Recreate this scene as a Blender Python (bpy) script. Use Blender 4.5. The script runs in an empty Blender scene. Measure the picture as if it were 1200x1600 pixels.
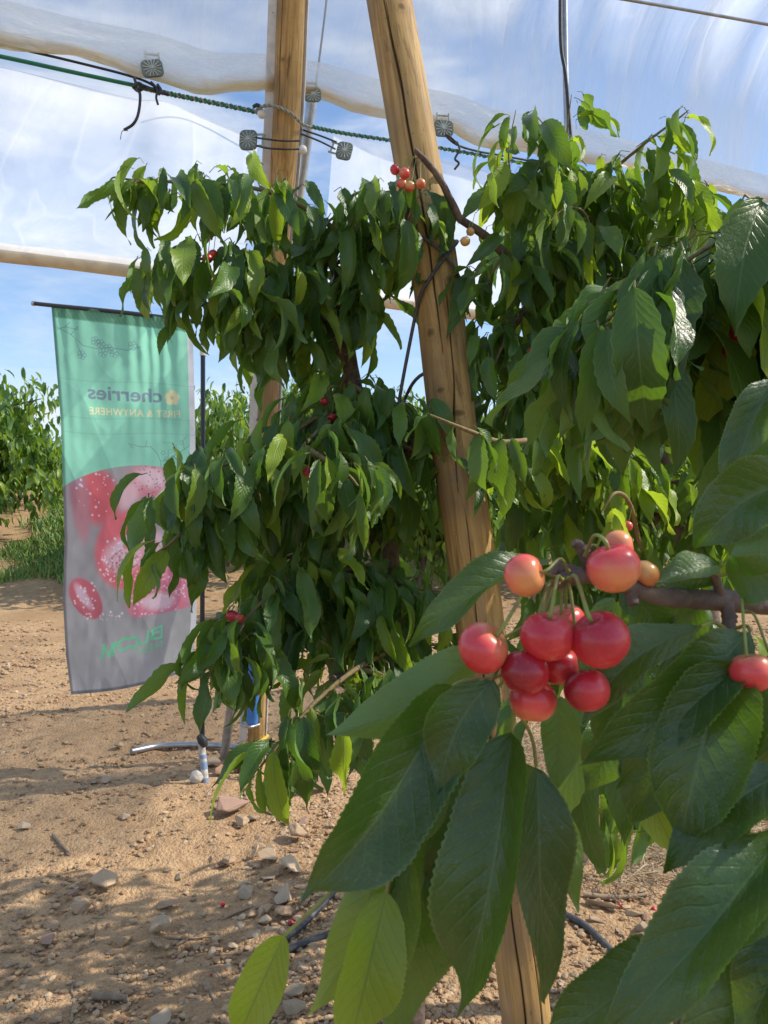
import bpy, bmesh, math, random
import numpy as np
from mathutils import Vector, Matrix, noise as mnoise

random.seed(7)
rng = np.random.default_rng(11)
F = 1155.0
CAMH = 1.5
S = bpy.context.scene
COL = S.collection

# ------------------------------------------------------------------ helpers
def P(px, py, d):
    return Vector(((px - 600.0) / F * d, d, CAMH + (800.0 - py) / F * d))

def srgb(r, g, b):
    def f(c):
        c = c / 255.0
        return c / 12.92 if c <= 0.04045 else ((c + 0.055) / 1.055) ** 2.4
    return (f(r), f(g), f(b), 1.0)

def hash2(ix, iy, seed):
    n = (ix.astype(np.int64) * 374761393 + iy.astype(np.int64) * 668265263 + seed * 974634777) & 0xFFFFFFFF
    n = ((n ^ (n >> 13)) * 1274126177) & 0xFFFFFFFF
    n = (n ^ (n >> 16)) & 0xFFFF
    return n / 65535.0

def vnoise(x, y, seed=0):
    x = np.asarray(x, float); y = np.asarray(y, float)
    ix = np.floor(x); iy = np.floor(y)
    fx = x - ix; fy = y - iy
    fx = fx * fx * (3 - 2 * fx); fy = fy * fy * (3 - 2 * fy)
    a = hash2(ix, iy, seed); b = hash2(ix + 1, iy, seed)
    c = hash2(ix, iy + 1, seed); d = hash2(ix + 1, iy + 1, seed)
    return (a + (b - a) * fx) * (1 - fy) + (c + (d - c) * fx) * fy - 0.5

def fbm(x, y, seed=0, octv=4):
    t = 0; a = 1.0; f = 1.0
    for k in range(octv):
        t = t + a * vnoise(np.asarray(x) * f + 17.3 * k, np.asarray(y) * f - 9.1 * k, seed + k)
        a *= 0.5; f *= 2.03
    return t

def sstep(a, b, x):
    t = np.clip((np.asarray(x, float) - a) / (b - a), 0, 1)
    return t * t * (3 - 2 * t)

def ground_h(x, y):
    x = np.asarray(x, float); y = np.asarray(y, float)
    h = 0.05 * fbm(x * 0.8, y * 0.8, 3, 3) + 0.022 * fbm(x * 5, y * 5, 5, 3)
    h = h + 2.0 * np.clip((y - 11.4) / 6.4, 0, 1) + 2.2 * sstep(26, 70, y)
    h = h + 0.07 * sstep(-0.9, 0.3, x) * sstep(8, 5, y)
    return h

def G(px, py, lift=0.0):
    d = F * CAMH / max(py - 800.0, 1.0)
    for _ in range(12):
        X = (px - 600.0) / F * d
        h = float(ground_h(X, d)) + lift
        d = F * (CAMH - h) / (py - 800.0)
    return Vector(((px - 600.0) / F * d, d, float(ground_h((px - 600.0) / F * d, d)) + lift))

def new_obj(name, mesh, mat=None, parent=None):
    o = bpy.data.objects.new(name, mesh)
    COL.objects.link(o)
    if mat is not None:
        mesh.materials.append(mat)
    if parent is not None:
        o.parent = parent
    return o

def tag(o, label, cat, group=None, kind=None):
    o['label'] = label; o['category'] = cat
    if group: o['group'] = group
    if kind: o['kind'] = kind
    return o

def struct(o):
    o['kind'] = 'structure'
    return o

def empty(name, label, cat, group=None):
    o = bpy.data.objects.new(name, None)
    o.empty_display_size = 0.05
    COL.objects.link(o)
    return tag(o, label, cat, group)

class MB:
    """collects verts / faces (+uv and point attributes) for one mesh"""
    def __init__(self):
        self.v = []; self.f = []; self.uv = []; self.at = []; self.n = 0; self.fl = []
    def add(self, verts, faces, uv=None, at=None, smooth=True):
        verts = np.asarray(verts, float)
        k = len(verts)
        self.v.append(verts)
        self.f.append(np.asarray(faces, int) + self.n)
        self.uv.append(np.zeros((k, 2)) if uv is None else np.asarray(uv, float))
        self.at.append(np.zeros((k, 2)) if at is None else np.asarray(at, float))
        self.n += k
    def mesh(self, name, smooth=True, attrs=True):
        me = bpy.data.meshes.new(name)
        V = np.concatenate(self.v)
        loops = []; sizes = []
        for f in self.f:
            loops.append(f.reshape(-1)); sizes.append(np.full(len(f), f.shape[1]))
        loops = np.concatenate(loops); sizes = np.concatenate(sizes)
        starts = np.concatenate(([0], np.cumsum(sizes)[:-1]))
        me.vertices.add(len(V)); me.vertices.foreach_set('co', V.astype(np.float32).reshape(-1))
        me.loops.add(len(loops)); me.loops.foreach_set('vertex_index', loops.astype(np.int32))
        me.polygons.add(len(sizes)); me.polygons.foreach_set('loop_start', starts.astype(np.int32))
        me.polygons.foreach_set('use_smooth', np.full(len(sizes), smooth, dtype=bool))
        if attrs:
            UV = np.concatenate(self.uv)
            l = me.uv_layers.new(name='UVMap')
            l.data.foreach_set('uv', UV[loops].astype(np.float32).reshape(-1))
            A = np.concatenate(self.at)
            for i, nm in enumerate(('var', 'young')):
                a = me.attributes.new(nm, 'FLOAT', 'POINT')
                a.data.foreach_set('value', A[:, i].astype(np.float32))
        me.update(calc_edges=True)
        me.validate()
        return me
    # ---- shapes
    def tube(self, pts, rad, seg=8, jitter=0.0, cap=True):
        pts = [Vector(p) for p in pts]
        n = len(pts)
        if not hasattr(rad, '__len__'): rad = [rad] * n
        up = None
        V = []; UVs = []
        run = 0
        for i, p in enumerate(pts):
            t = (pts[min(i + 1, n - 1)] - pts[max(i - 1, 0)])
            if t.length < 1e-9: t = Vector((0, 0, 1))
            t.normalize()
            if up is None:
                a = Vector((0, 0, 1)) if abs(t.z) < 0.9 else Vector((1, 0, 0))
                up = t.cross(a).normalized()
            up = (up - t * up.dot(t)).normalized()
            bi = t.cross(up)
            if i: run += (p - pts[i - 1]).length
            for k in range(seg):
                an = 2 * math.pi * k / seg
                r = rad[i] * (1 + jitter * (random.random() - 0.5))
                V.append(p + (up * math.cos(an) + bi * math.sin(an)) * r)
                UVs.append((k / seg, run))
        fs = []
        for i in range(n - 1):
            for k in range(seg):
                a = i * seg + k; b = i * seg + (k + 1) % seg
                fs.append((a, b, b + seg, a + seg))
        self.add([tuple(v) for v in V], fs, UVs)
        if cap:
            base = len(V)
            for i, sgn in ((0, -1), (n - 1, 1)):
                ring = [tuple(V[i * seg + k]) for k in range(seg)] + [tuple(pts[i])]
                ff = [(k, (k + 1) % seg, seg) if sgn > 0 else ((k + 1) % seg, k, seg) for k in range(seg)]
                self.add(ring, ff, [(0, 0)] * (seg + 1))
        return self
    def box(self, c, sx, sy, sz, rot=None):
        c = Vector(c)
        M = rot if rot is not None else Matrix.Identity(3)
        vs = [c + M @ Vector((x * sx / 2, y * sy / 2, z * sz / 2)) for x in (-1, 1) for y in (-1, 1) for z in (-1, 1)]
        fs = [(0, 1, 3, 2), (4, 6, 7, 5), (0, 4, 5, 1), (2, 3, 7, 6), (0, 2, 6, 4), (1, 5, 7, 3)]
        self.add([tuple(v) for v in vs], fs)
        return self

def smooth_path(pts, n=8):
    """Catmull-Rom through points (Vectors)"""
    pts = [Vector(p) for p in pts]
    if len(pts) < 3:
        return [pts[0].lerp(pts[-1], i / n) for i in range(n + 1)]
    out = []
    q = [pts[0] * 2 - pts[1]] + pts + [pts[-1] * 2 - pts[-2]]
    for i in range(1, len(q) - 2):
        p0, p1, p2, p3 = q[i - 1], q[i], q[i + 1], q[i + 2]
        for k in range(n):
            t = k / n
            out.append(0.5 * ((2 * p1) + (p2 - p0) * t + (2 * p0 - 5 * p1 + 4 * p2 - p3) * t * t + (3 * p1 - p0 - 3 * p2 + p3) * t ** 3))
    out.append(pts[-1])
    return out

def tube_obj(name, pts, rad, mat, parent=None, seg=8, n=8, smooth=True, jitter=0.0):
    path = smooth_path(pts, n) if smooth else pts
    if hasattr(rad, '__len__'):
        xs = np.linspace(0, 1, len(rad)); rad = list(np.interp(np.linspace(0, 1, len(path)), xs, rad))
    m = MB().tube(path, rad, seg, jitter)
    return new_obj(name, m.mesh(name), mat, parent)

# ------------------------------------------------------------------ materials
def mat(name):
    m = bpy.data.materials.new(name); m.use_nodes = True
    nt = m.node_tree
    for n in list(nt.nodes): nt.nodes.remove(n)
    out = nt.nodes.new('ShaderNodeOutputMaterial')
    return m, nt, out

class NT:
    def __init__(self, nt): self.nt = nt
    def n(self, t, **kw):
        nd = self.nt.nodes.new(t)
        for k, v in kw.items(): setattr(nd, k, v)
        return nd
    def link(self, a, b): self.nt.links.new(a, b)
    def inp(self, sock, v):
        if hasattr(v, 'is_output') or isinstance(v, bpy.types.NodeSocket): self.nt.links.new(v, sock)
        else: sock.default_value = v
    def math(self, op, a, b=0.0, c=None, clamp=False):
        nd = self.n('ShaderNodeMath', operation=op); nd.use_clamp = clamp
        self.inp(nd.inputs[0], a); self.inp(nd.inputs[1], b)
        if c is not None: self.inp(nd.inputs[2], c)
        return nd.outputs[0]
    def mix(self, f, a, b, blend='MIX'):
        nd = self.n('ShaderNodeMix', data_type='RGBA', blend_type=blend)
        self.inp(nd.inputs[0], f); self.inp(nd.inputs[6], a); self.inp(nd.inputs[7], b)
        return nd.outputs[2]
    def ss(self, x, a, b, lo=0.0, hi=1.0):
        nd = self.n('ShaderNodeMapRange', interpolation_type='SMOOTHSTEP')
        self.inp(nd.inputs[0], x); nd.inputs[1].default_value = a; nd.inputs[2].default_value = b
        nd.inputs[3].default_value = lo; nd.inputs[4].default_value = hi
        return nd.outputs[0]
    def noise(self, vec, scale, detail=4, rough=0.55, dist=0.0):
        nd = self.n('ShaderNodeTexNoise')
        if vec is not None: self.link(vec, nd.inputs['Vector'])
        nd.inputs['Scale'].default_value = scale; nd.inputs['Detail'].default_value = detail
        nd.inputs['Roughness'].default_value = rough; nd.inputs['Distortion'].default_value = dist
        return nd
    def mapping(self, vec, scale=(1, 1, 1), rot=(0, 0, 0), loc=(0, 0, 0)):
        nd = self.n('ShaderNodeMapping'); self.link(vec, nd.inputs[0])
        nd.inputs[1].default_value = loc; nd.inputs[2].default_value = rot; nd.inputs[3].default_value = scale
        return nd.outputs[0]
    def bump(self, h, strength=0.3, dist=0.01):
        nd = self.n('ShaderNodeBump'); self.inp(nd.inputs['Height'], h)
        nd.inputs['Strength'].default_value = strength; nd.inputs['Distance'].default_value = dist
        return nd.outputs[0]
    def bsdf(self, col, rough=0.6, spec=0.5, metal=0.0, normal=None, **kw):
        nd = self.n('ShaderNodeBsdfPrincipled')
        self.inp(nd.inputs['Base Color'], col); self.inp(nd.inputs['Roughness'], rough)
        nd.inputs['Specular IOR Level'].default_value = spec; self.inp(nd.inputs['Metallic'], metal)
        if normal is not None: self.link(normal, nd.inputs['Normal'])
        for k, v in kw.items(): self.inp(nd.inputs[k], v)
        return nd.outputs[0]

def simple(name, col, rough=0.5, metal=0.0, spec=0.5, var=0.25, scale=30.0, bump=0.15, col2=None):
    m, nt, out = mat(name); N = NT(nt)
    tc = N.n('ShaderNodeTexCoord').outputs['Object']
    nz = N.noise(tc, scale, 5, 0.6)
    c2 = col2 or tuple(c * (1 - var) for c in col[:3]) + (1,)
    c = N.mix(N.ss(nz.outputs[0], 0.35, 0.68), col, c2)
    r = N.math('ADD', rough - 0.08, N.math('MULTIPLY', nz.outputs[0], 0.16))
    nz2 = N.noise(tc, scale * 5, 3, 0.6)
    N.link(N.bsdf(c, r, spec, metal, N.bump(nz2.outputs[0], bump, 0.004)), out.inputs[0])
    return m

def leaf_material(name, near=False):
    m, nt, out = mat(name); N = NT(nt)
    uv = N.n('ShaderNodeUVMap', uv_map='UVMap').outputs[0]
    sep = N.n('ShaderNodeSeparateXYZ'); N.link(uv, sep.inputs[0])
    u, v = sep.outputs[0], sep.outputs[1]
    au = N.math('ABSOLUTE', N.math('SUBTRACT', u, 0.5))
    var = N.n('ShaderNodeAttribute', attribute_name='var').outputs['Fac']
    yng_lit = N.n('ShaderNodeAttribute', attribute_name='young').outputs['Fac']  # yellow-green of young leaves; also paints sunlit and backlit ones
    geo = N.n('ShaderNodeNewGeometry')
    back = geo.outputs['Backfacing']
    tco = N.n('ShaderNodeTexCoord').outputs['Object']
    # veins: midrib and pinnate side veins curving forward
    mid = N.ss(au, 0.008, 0.028, 1.0, 0.0)
    ph = N.math('SUBTRACT', v, N.math('MULTIPLY', N.math('POWER', au, 0.8), 0.42))
    ph = N.math('ADD', ph, N.math('MULTIPLY', N.math('SUBTRACT', N.noise(uv, 3.0, 2).outputs[0], 0.5), 0.05))
    tri = N.math('ABSOLUTE', N.math('SUBTRACT', N.math('FRACT', N.math('MULTIPLY', ph, 13.0 if not near else 10.5)), 0.5))
    side = N.math('MULTIPLY', N.ss(tri, 0.02, 0.11, 1.0, 0.0), N.ss(au, 0.5, 0.36, 0.15, 1.0))
    net = N.n('ShaderNodeTexVoronoi', feature='DISTANCE_TO_EDGE'); N.link(N.mapping(uv, (14, 34, 1)), net.inputs['Vector']); net.inputs['Scale'].default_value = 1.6
    netv = N.ss(net.outputs[0], 0.0, 0.07, 1.0, 0.0)
    vein = N.math('MAXIMUM', mid, N.math('MULTIPLY', side, 0.5))
    vein = N.math('MAXIMUM', vein, N.math('MULTIPLY', netv, 0.10 if near else 0.0))
    pet = N.math('LESS_THAN', v, -0.01)
    nz = N.noise(tco, 9.0 if not near else 22.0, 4, 0.6).outputs[0]
    nzf = N.noise(uv, 60.0, 3, 0.6).outputs[0]
    vv = N.math('ADD', N.math('MULTIPLY', var, 0.75), N.math('MULTIPLY', N.math('SUBTRACT', nz, 0.5), 0.7), clamp=True)
    top = N.mix(vv, (0.021, 0.064, 0.016, 1), (0.082, 0.165, 0.026, 1))
    top = N.mix(yng_lit, top, (0.32, 0.45, 0.04, 1))
    top = N.mix(N.math('MULTIPLY', vein, 0.42), top, (0.16, 0.27, 0.085, 1))
    und = N.mix(vv, (0.095, 0.19, 0.062, 1), (0.15, 0.26, 0.075, 1))
    und = N.mix(yng_lit, und, (0.24, 0.36, 0.06, 1))
    und = N.mix(N.math('MULTIPLY', vein, 0.5), und, (0.26, 0.34, 0.14, 1))
    # close leaves tinted darker and cooler overall
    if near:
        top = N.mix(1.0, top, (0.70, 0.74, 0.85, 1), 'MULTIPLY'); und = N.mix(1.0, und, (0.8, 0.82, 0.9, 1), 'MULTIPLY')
    col = N.mix(back, top, und)
    spots = N.ss(N.noise(tco, 70, 2, 0.5).outputs[0], 0.70, 0.76)
    col = N.mix(N.math('MULTIPLY', spots, N.math('MULTIPLY', var, 0.55)), col, (0.10, 0.085, 0.03, 1))
    col = N.mix(pet, col, (0.24, 0.22, 0.07, 1))
    rim = N.math('MULTIPLY', N.ss(au, 0.455, 0.5), 0.30)
    col = N.mix(rim, col, (0.24, 0.33, 0.10, 1))
    if near:
        blot = N.ss(N.noise(uv, 4.5, 4, 0.65).outputs[0], 0.5, 0.72)
        col = N.mix(N.math('MULTIPLY', blot, 0.30), col, (0.10, 0.17, 0.03, 1))
        dust = N.ss(N.noise(tco, 420, 3, 0.7).outputs[0], 0.60, 0.70)
        col = N.mix(N.math('MULTIPLY', dust, 0.16), col, (0.42, 0.40, 0.32, 1))
    trc = N.mix(yng_lit, (0.24, 0.48, 0.022, 1), (0.58, 0.74, 0.035, 1))
    trc = N.mix(N.math('MULTIPLY', vein, 0.6), trc, (0.20, 0.28, 0.03, 1))
    puck = N.noise(N.mapping(uv, (6, 16, 1)), 1.5, 3, 0.6).outputs[0]
    hgt = N.math('ADD', N.math('ADD', N.math('MULTIPLY', vein, -0.7), N.math('MULTIPLY', puck, 1.6)), N.math('ADD', N.math('MULTIPLY', nzf, 0.35), N.math('MULTIPLY', tri, 0.7)))
    bmp = N.bump(hgt, 0.36 if near else 0.38, 0.0016)
    rough = N.math('ADD', 0.22 if near else 0.25, N.math('ADD', N.math('MULTIPLY', back, 0.25), N.math('MULTIPLY', nz, 0.16)))
    pr = N.bsdf(col, rough, 0.62 if near else 0.40, 0.0, bmp)
    tr = N.n('ShaderNodeBsdfTranslucent'); N.link(trc, tr.inputs[0]); N.link(bmp, tr.inputs[1])
    mx = N.n('ShaderNodeMixShader')
    N.inp(mx.inputs[0], N.math('ADD', 0.19 if near else 0.22, N.math('MULTIPLY', yng_lit, 0.34 if near else 0.30)))
    N.link(pr, mx.inputs[1]); N.link(tr.outputs[0], mx.inputs[2])
    N.link(mx.outputs[0], out.inputs[0])
    return m

def bark_material(name, c1, c2, scale=40):
    m, nt, out = mat(name); N = NT(nt)
    tc = N.n('ShaderNodeTexCoord').outputs['Object']
    nz = N.noise(tc, scale, 6, 0.65, 0.4).outputs[0]
    n2 = N.noise(tc, scale * 4, 4, 0.6).outputs[0]
    lich = N.ss(N.noise(tc, scale * 2.3, 3).outputs[0], 0.62, 0.7)
    c = N.mix(N.ss(nz, 0.3, 0.7), c1, c2)
    c = N.mix(N.math('MULTIPLY', lich, 0.5), c, (0.24, 0.22, 0.2, 1))
    h = N.math('ADD', nz, N.math('MULTIPLY', n2, 0.4))
    N.link(N.bsdf(c, 0.72, 0.35, 0, N.bump(h, 0.7, 0.004)), out.inputs[0])
    return m

def wood_material():
    m, nt, out = mat('round_timber'); N = NT(nt)
    tc = N.n('ShaderNodeTexCoord').outputs['Object']
    g = N.mapping(tc, (1, 1, 0.045))
    gr = N.noise(g, 95, 5, 0.6, 0.6).outputs[0]
    g2 = N.noise(N.mapping(tc, (1, 1, 0.12)), 34, 4, 0.6, 1.2).outputs[0]
    big = N.noise(tc, 3.0, 3, 0.6).outputs[0]
    crack = N.n('ShaderNodeAttribute', attribute_name='var').outputs['Fac']
    knot = N.n('ShaderNodeAttribute', attribute_name='young').outputs['Fac']
    c = N.mix(N.ss(gr, 0.32, 0.68), (0.52, 0.335, 0.125, 1), (0.33, 0.19, 0.062, 1))
    c = N.mix(N.ss(g2, 0.52, 0.72), c, (0.17, 0.10, 0.042, 1))
    c = N.mix(N.math('MULTIPLY', N.ss(big, 0.44, 0.62), 0.7), c, (0.20, 0.13, 0.065, 1))
    gy = N.noise(N.mapping(tc, (1, 1, 0.25)), 12, 5, 0.65).outputs[0]
    c = N.mix(N.math('MULTIPLY', N.ss(gy, 0.5, 0.68), 0.45), c, (0.30, 0.24, 0.165, 1))
    dots = N.ss(N.noise(N.mapping(tc, (1, 1, 0.5)), 150, 3, 0.6).outputs[0], 0.64, 0.72)
    c = N.mix(N.math('MULTIPLY', dots, 0.6), c, (0.10, 0.06, 0.03, 1))
    c = N.mix(knot, c, (0.10, 0.052, 0.022, 1))
    c = N.mix(crack, c, (0.018, 0.010, 0.006, 1))
    h = N.math('ADD', N.math('MULTIPLY', gr, 0.6), N.math('MULTIPLY', g2, 0.4))
    N.link(N.bsdf(c, 0.72, 0.3, 0, N.bump(h, 0.45, 0.004)), out.inputs[0])
    return m

def ground_material():
    m, nt, out = mat('stony_dirt'); N = NT(nt)
    tc = N.n('ShaderNodeTexCoord').outputs['Object']
    a = N.noise(tc, 0.9, 5, 0.6).outputs[0]
    b = N.noise(tc, 14, 6, 0.68).outputs[0]
    cc = N.noise(tc, 90, 5, 0.7).outputs[0]
    vor = N.n('ShaderNodeTexVoronoi'); N.link(tc, vor.inputs['Vector']); vor.inputs['Scale'].default_value = 62
    vor2 = N.n('ShaderNodeTexVoronoi'); N.link(tc, vor2.inputs['Vector']); vor2.inputs['Scale'].default_value = 150
    c = N.mix(N.ss(a, 0.36, 0.66), (0.43, 0.272, 0.145, 1), (0.57, 0.375, 0.205, 1))
    c = N.mix(N.math('MULTIPLY', N.ss(b, 0.45, 0.7), 0.55), c, (0.24, 0.135, 0.07, 1))
    peb = N.mix(N.ss(vor.outputs['Color'], 0.3, 0.7), (0.30, 0.2, 0.12, 1), (0.50, 0.36, 0.22, 1))
    pm = N.math('MULTIPLY', N.ss(vor.outputs['Distance'], 0.20, 0.42, 1.0, 0.0), N.ss(b, 0.48, 0.56))
    c = N.mix(N.math('MULTIPLY', pm, 0.75), c, peb)
    c = N.mix(N.math('MULTIPLY', N.ss(cc, 0.5, 0.72), 0.4), c, (0.15, 0.085, 0.045, 1))
    h = N.math('ADD', N.math('MULTIPLY', b, 1.1), N.math('ADD', N.math('MULTIPLY', cc, 0.5),
        N.math('ADD', N.math('MULTIPLY', vor.outputs['Distance'], -0.8), N.math('MULTIPLY', vor2.outputs['Distance'], -0.4))))
    N.link(N.bsdf(c, 0.92, 0.15, 0, N.bump(h, 0.8, 0.012)), out.inputs[0])
    return m

def stone_material(name, ca, cb):
    m, nt, out = mat(name); N = NT(nt)
    tc = N.n('ShaderNodeTexCoord').outputs['Object']
    oi = N.n('ShaderNodeObjectInfo').outputs['Random']
    nz = N.noise(tc, 35, 6, 0.65).outputs[0]
    n2 = N.noise(tc, 160, 4, 0.6).outputs[0]
    c = N.mix(N.ss(N.math('ADD', nz, N.math('MULTIPLY', N.math('SUBTRACT', oi, 0.5), 0.5)), 0.3, 0.72), ca, cb)
    c = N.mix(N.math('MULTIPLY', N.ss(n2, 0.52, 0.7), 0.5), c, (0.17, 0.10, 0.055, 1))
    N.link(N.bsdf(c, 0.85, 0.25, 0, N.bump(N.math('ADD', nz, N.math('MULTIPLY', n2, 0.5)), 0.5, 0.004)), out.inputs[0])
    return m

def film_material(name, lo, hi, tint=(0.93, 0.96, 0.99, 1), streak=(6, 0.6), yellow=False):
    m, nt, out = mat(name); N = NT(nt)
    uv = N.n('ShaderNodeUVMap', uv_map='UVMap').outputs[0]
    st = N.noise(N.mapping(uv, (streak[0], streak[1], 1), (0, 0, 0.25)), 1.6, 5, 0.62, 0.8).outputs[0]
    bl = N.noise(uv, 1.3, 4, 0.6).outputs[0]
    dirt = N.ss(N.noise(uv, 26, 5, 0.7).outputs[0], 0.62, 0.76)
    a = N.math('ADD', N.math('MULTIPLY', N.ss(st, 0.4, 0.72), 0.62), N.math('MULTIPLY', N.ss(bl, 0.35, 0.7), 0.38))
    fac = N.math('ADD', lo, N.math('MULTIPLY', a, hi - lo))
    col = N.mix(N.math('MULTIPLY', dirt, 0.12), tint, (0.55, 0.52, 0.45, 1))
    if yellow:
        sep = N.n('ShaderNodeSeparateXYZ'); N.link(uv, sep.inputs[0])
        e = N.math('ADD', sep.outputs[1], N.math('MULTIPLY', N.math('SUBTRACT', bl, 0.55), 0.72))
        ym = N.ss(e, 0.06, 0.46, 1.0, 0.0)
        col = N.mix(N.math('MULTIPLY', ym, 0.85), col, (0.62, 0.41, 0.12, 1))
        fac = N.math('ADD', fac, N.math('MULTIPLY', ym, 0.28), clamp=True)
    cre = N.noise(N.mapping(uv, (2.2, 0.9, 1), (0, 0, 0.55)), 1.5, 2.5, 0.5, 0.35).outputs[0]
    crease = N.math('ABSOLUTE', N.math('SUBTRACT', cre, 0.5))
    fac = N.math('ADD', fac, N.math('MULTIPLY', N.ss(crease, 0.0, 0.03, 1.0, 0.0), 0.10), clamp=True)
    nb = N.bump(N.math('ADD', N.math('MULTIPLY', crease, -1.0), N.math('MULTIPLY', st, 0.4)), 0.45, 0.07)
    tr = N.n('ShaderNodeBsdfTransparent')
    tl = N.n('ShaderNodeBsdfTranslucent'); N.link(col, tl.inputs[0]); N.link(nb, tl.inputs[1])
    df = N.bsdf(col, 0.25, 0.5, 0.0, nb)
    m1 = N.n('ShaderNodeMixShader'); m1.inputs[0].default_value = 0.30
    N.link(tl.outputs[0], m1.inputs[1]); N.link(df, m1.inputs[2])
    m2 = N.n('ShaderNodeMixShader'); N.link(fac, m2.inputs[0])
    N.link(tr.outputs[0], m2.inputs[1]); N.link(m1.outputs[0], m2.inputs[2])
    N.link(m2.outputs[0], out.inputs[0])
    return m

def cherry_material():
    m, nt, out = mat('cherry_skin'); N = NT(nt)
    tc = N.n('ShaderNodeTexCoord').outputs['Object']
    ripe = N.n('ShaderNodeAttribute', attribute_name='young').outputs['Fac']   # 0 yellow .. 1 dark red
    bl = N.n('ShaderNodeAttribute', attribute_name='var').outputs['Fac']
    nz = N.noise(tc, 90, 5, 0.6).outputs[0]
    sp = N.noise(tc, 900, 2, 0.5).outputs[0]
    k = N.math('ADD', ripe, N.math('MULTIPLY', N.math('SUBTRACT', bl, 0.5), 0.55))
    k = N.math('ADD', k, N.math('MULTIPLY', N.math('SUBTRACT', nz, 0.5), 0.28))
    rp = N.n('ShaderNodeValToRGB'); N.link(k, rp.inputs[0])
    e = rp.color_ramp.elements
    e[0].position = 0.0; e[0].color = (0.68, 0.40, 0.12, 1)
    e[1].position = 1.0; e[1].color = (0.20, 0.006, 0.016, 1)
    for p, c in ((0.28, (0.74, 0.24, 0.11, 1)), (0.48, (0.72, 0.075, 0.075, 1)), (0.72, (0.50, 0.022, 0.04, 1))):
        q = e.new(p); q.color = c
    c = N.mix(N.ss(sp, 0.60, 0.72, 0.0, 0.10), rp.outputs[0], (0.80, 0.40, 0.22, 1))
    N.link(N.bsdf(c, N.math('ADD', 0.19, N.math('MULTIPLY', nz, 0.18)), 0.55, 0, N.bump(nz, 0.08, 0.002),
                  **{'Subsurface Weight': 0.12, 'Subsurface Radius': (0.006, 0.002, 0.001), 'Subsurface Scale': 1.0}), out.inputs[0])
    return m

def vcol_material(name, attr, rough=0.55, transl=0.0, spec=0.3):
    m, nt, out = mat(name); N = NT(nt)
    c = N.n('ShaderNodeAttribute', attribute_name=attr).outputs['Color']
    tc = N.n('ShaderNodeTexCoord').outputs['Object']
    nz = N.noise(tc, 22, 5, 0.6, 0.6).outputs[0]
    wv = N.noise(tc, 900, 2, 0.5).outputs[0]
    col = N.mix(N.math('MULTIPLY', wv, 0.12), c, (0.05, 0.05, 0.05, 1))
    b = N.bump(wv, 0.05, 0.002)
    pr = N.bsdf(col, rough, spec, 0, b)
    if transl > 0:
        t = N.n('ShaderNodeBsdfTranslucent'); N.link(col, t.inputs[0]); N.link(b, t.inputs[1])
        mx = N.n('ShaderNodeMixShader'); mx.inputs[0].default_value = transl
        N.link(pr, mx.inputs[1]); N.link(t.outputs[0], mx.inputs[2])
        N.link(mx.outputs[0], out.inputs[0])
    else:
        N.link(pr, out.inputs[0])
    return m

M_leaf = leaf_material('cherry_leaf')
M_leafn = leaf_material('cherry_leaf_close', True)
M_bark = bark_material('cherry_bark', (0.085, 0.058, 0.045, 1), (0.19, 0.135, 0.105, 1), 45)
M_twig = bark_material('green_twig', (0.20, 0.13, 0.06, 1), (0.26, 0.20, 0.085, 1), 60)
M_stem = simple('cherry_stem', (0.24, 0.29, 0.055, 1), 0.45, var=0.35, scale=80, col2=(0.22, 0.17, 0.06, 1))
M_wood = wood_material()
M_ground = ground_material()
M_stone = stone_material('tan_stone', (0.60, 0.44, 0.28, 1), (0.42, 0.285, 0.175, 1))
M_stoneg = stone_material('grey_stone', (0.54, 0.42, 0.29, 1), (0.39, 0.29, 0.195, 1))
M_stoner = stone_material('reddish_stone', (0.40, 0.255, 0.185, 1), (0.30, 0.17, 0.11, 1))
M_filmA = film_material('clear_film', 0.30, 0.78, streak=(1.7, 0.8))
M_filmB = film_material('hazy_film', 0.40, 0.68, streak=(1.2, 1.2))
M_hem = film_material('film_hem_plastic', 0.52, 0.82, (0.84, 0.86, 0.86, 1), streak=(3, 3), yellow=True)
M_roll = simple('rolled_film', (0.66, 0.58, 0.44, 1), 0.4, var=0.2, scale=9, bump=0.3)
M_clip = simple('clip_plastic', (0.155, 0.19, 0.165, 1), 0.5, var=0.3, scale=60)
M_clipl = simple('clip_rib_plastic', (0.44, 0.48, 0.44, 1), 0.5, var=0.3, scale=60)
M_black = simple('black_rubber', (0.016, 0.017, 0.02, 1), 0.5, scale=60, col2=(0.04, 0.04, 0.042, 1))
M_cable = simple('dark_cable', (0.052, 0.052, 0.056, 1), 0.55, scale=50, col2=(0.10, 0.095, 0.09, 1))
M_green = simple('green_rope', (0.012, 0.20, 0.115, 1), 0.6, scale=120)
M_white = simple('white_plastic', (0.72, 0.71, 0.68, 1), 0.5, var=0.2, scale=30)
M_greyrope = simple('grey_rope', (0.30, 0.31, 0.26, 1), 0.7, scale=120)
M_steel = simple('galvanised_steel', (0.46, 0.47, 0.48, 1), 0.42, metal=0.85, scale=18, var=0.3)
M_strip = simple('white_strip', (0.66, 0.66, 0.66, 1), 0.5, scale=20, var=0.2)
M_blue = simple('blue_sleeve', (0.045, 0.20, 0.56, 1), 0.5, scale=14, var=0.2)
M_rust = simple('rusty_iron', (0.16, 0.065, 0.03, 1), 0.85, scale=60, col2=(0.08, 0.03, 0.02, 1), bump=0.5)
M_yellow = simple('yellow_strap', (0.62, 0.40, 0.03, 1), 0.6, scale=50)
M_polebl = simple('black_pole', (0.018, 0.02, 0.028, 1), 0.35, scale=10)
M_spikew = simple('white_spike', (0.60, 0.60, 0.60, 1), 0.55, scale=26, col2=(0.42, 0.36, 0.29, 1))
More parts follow.
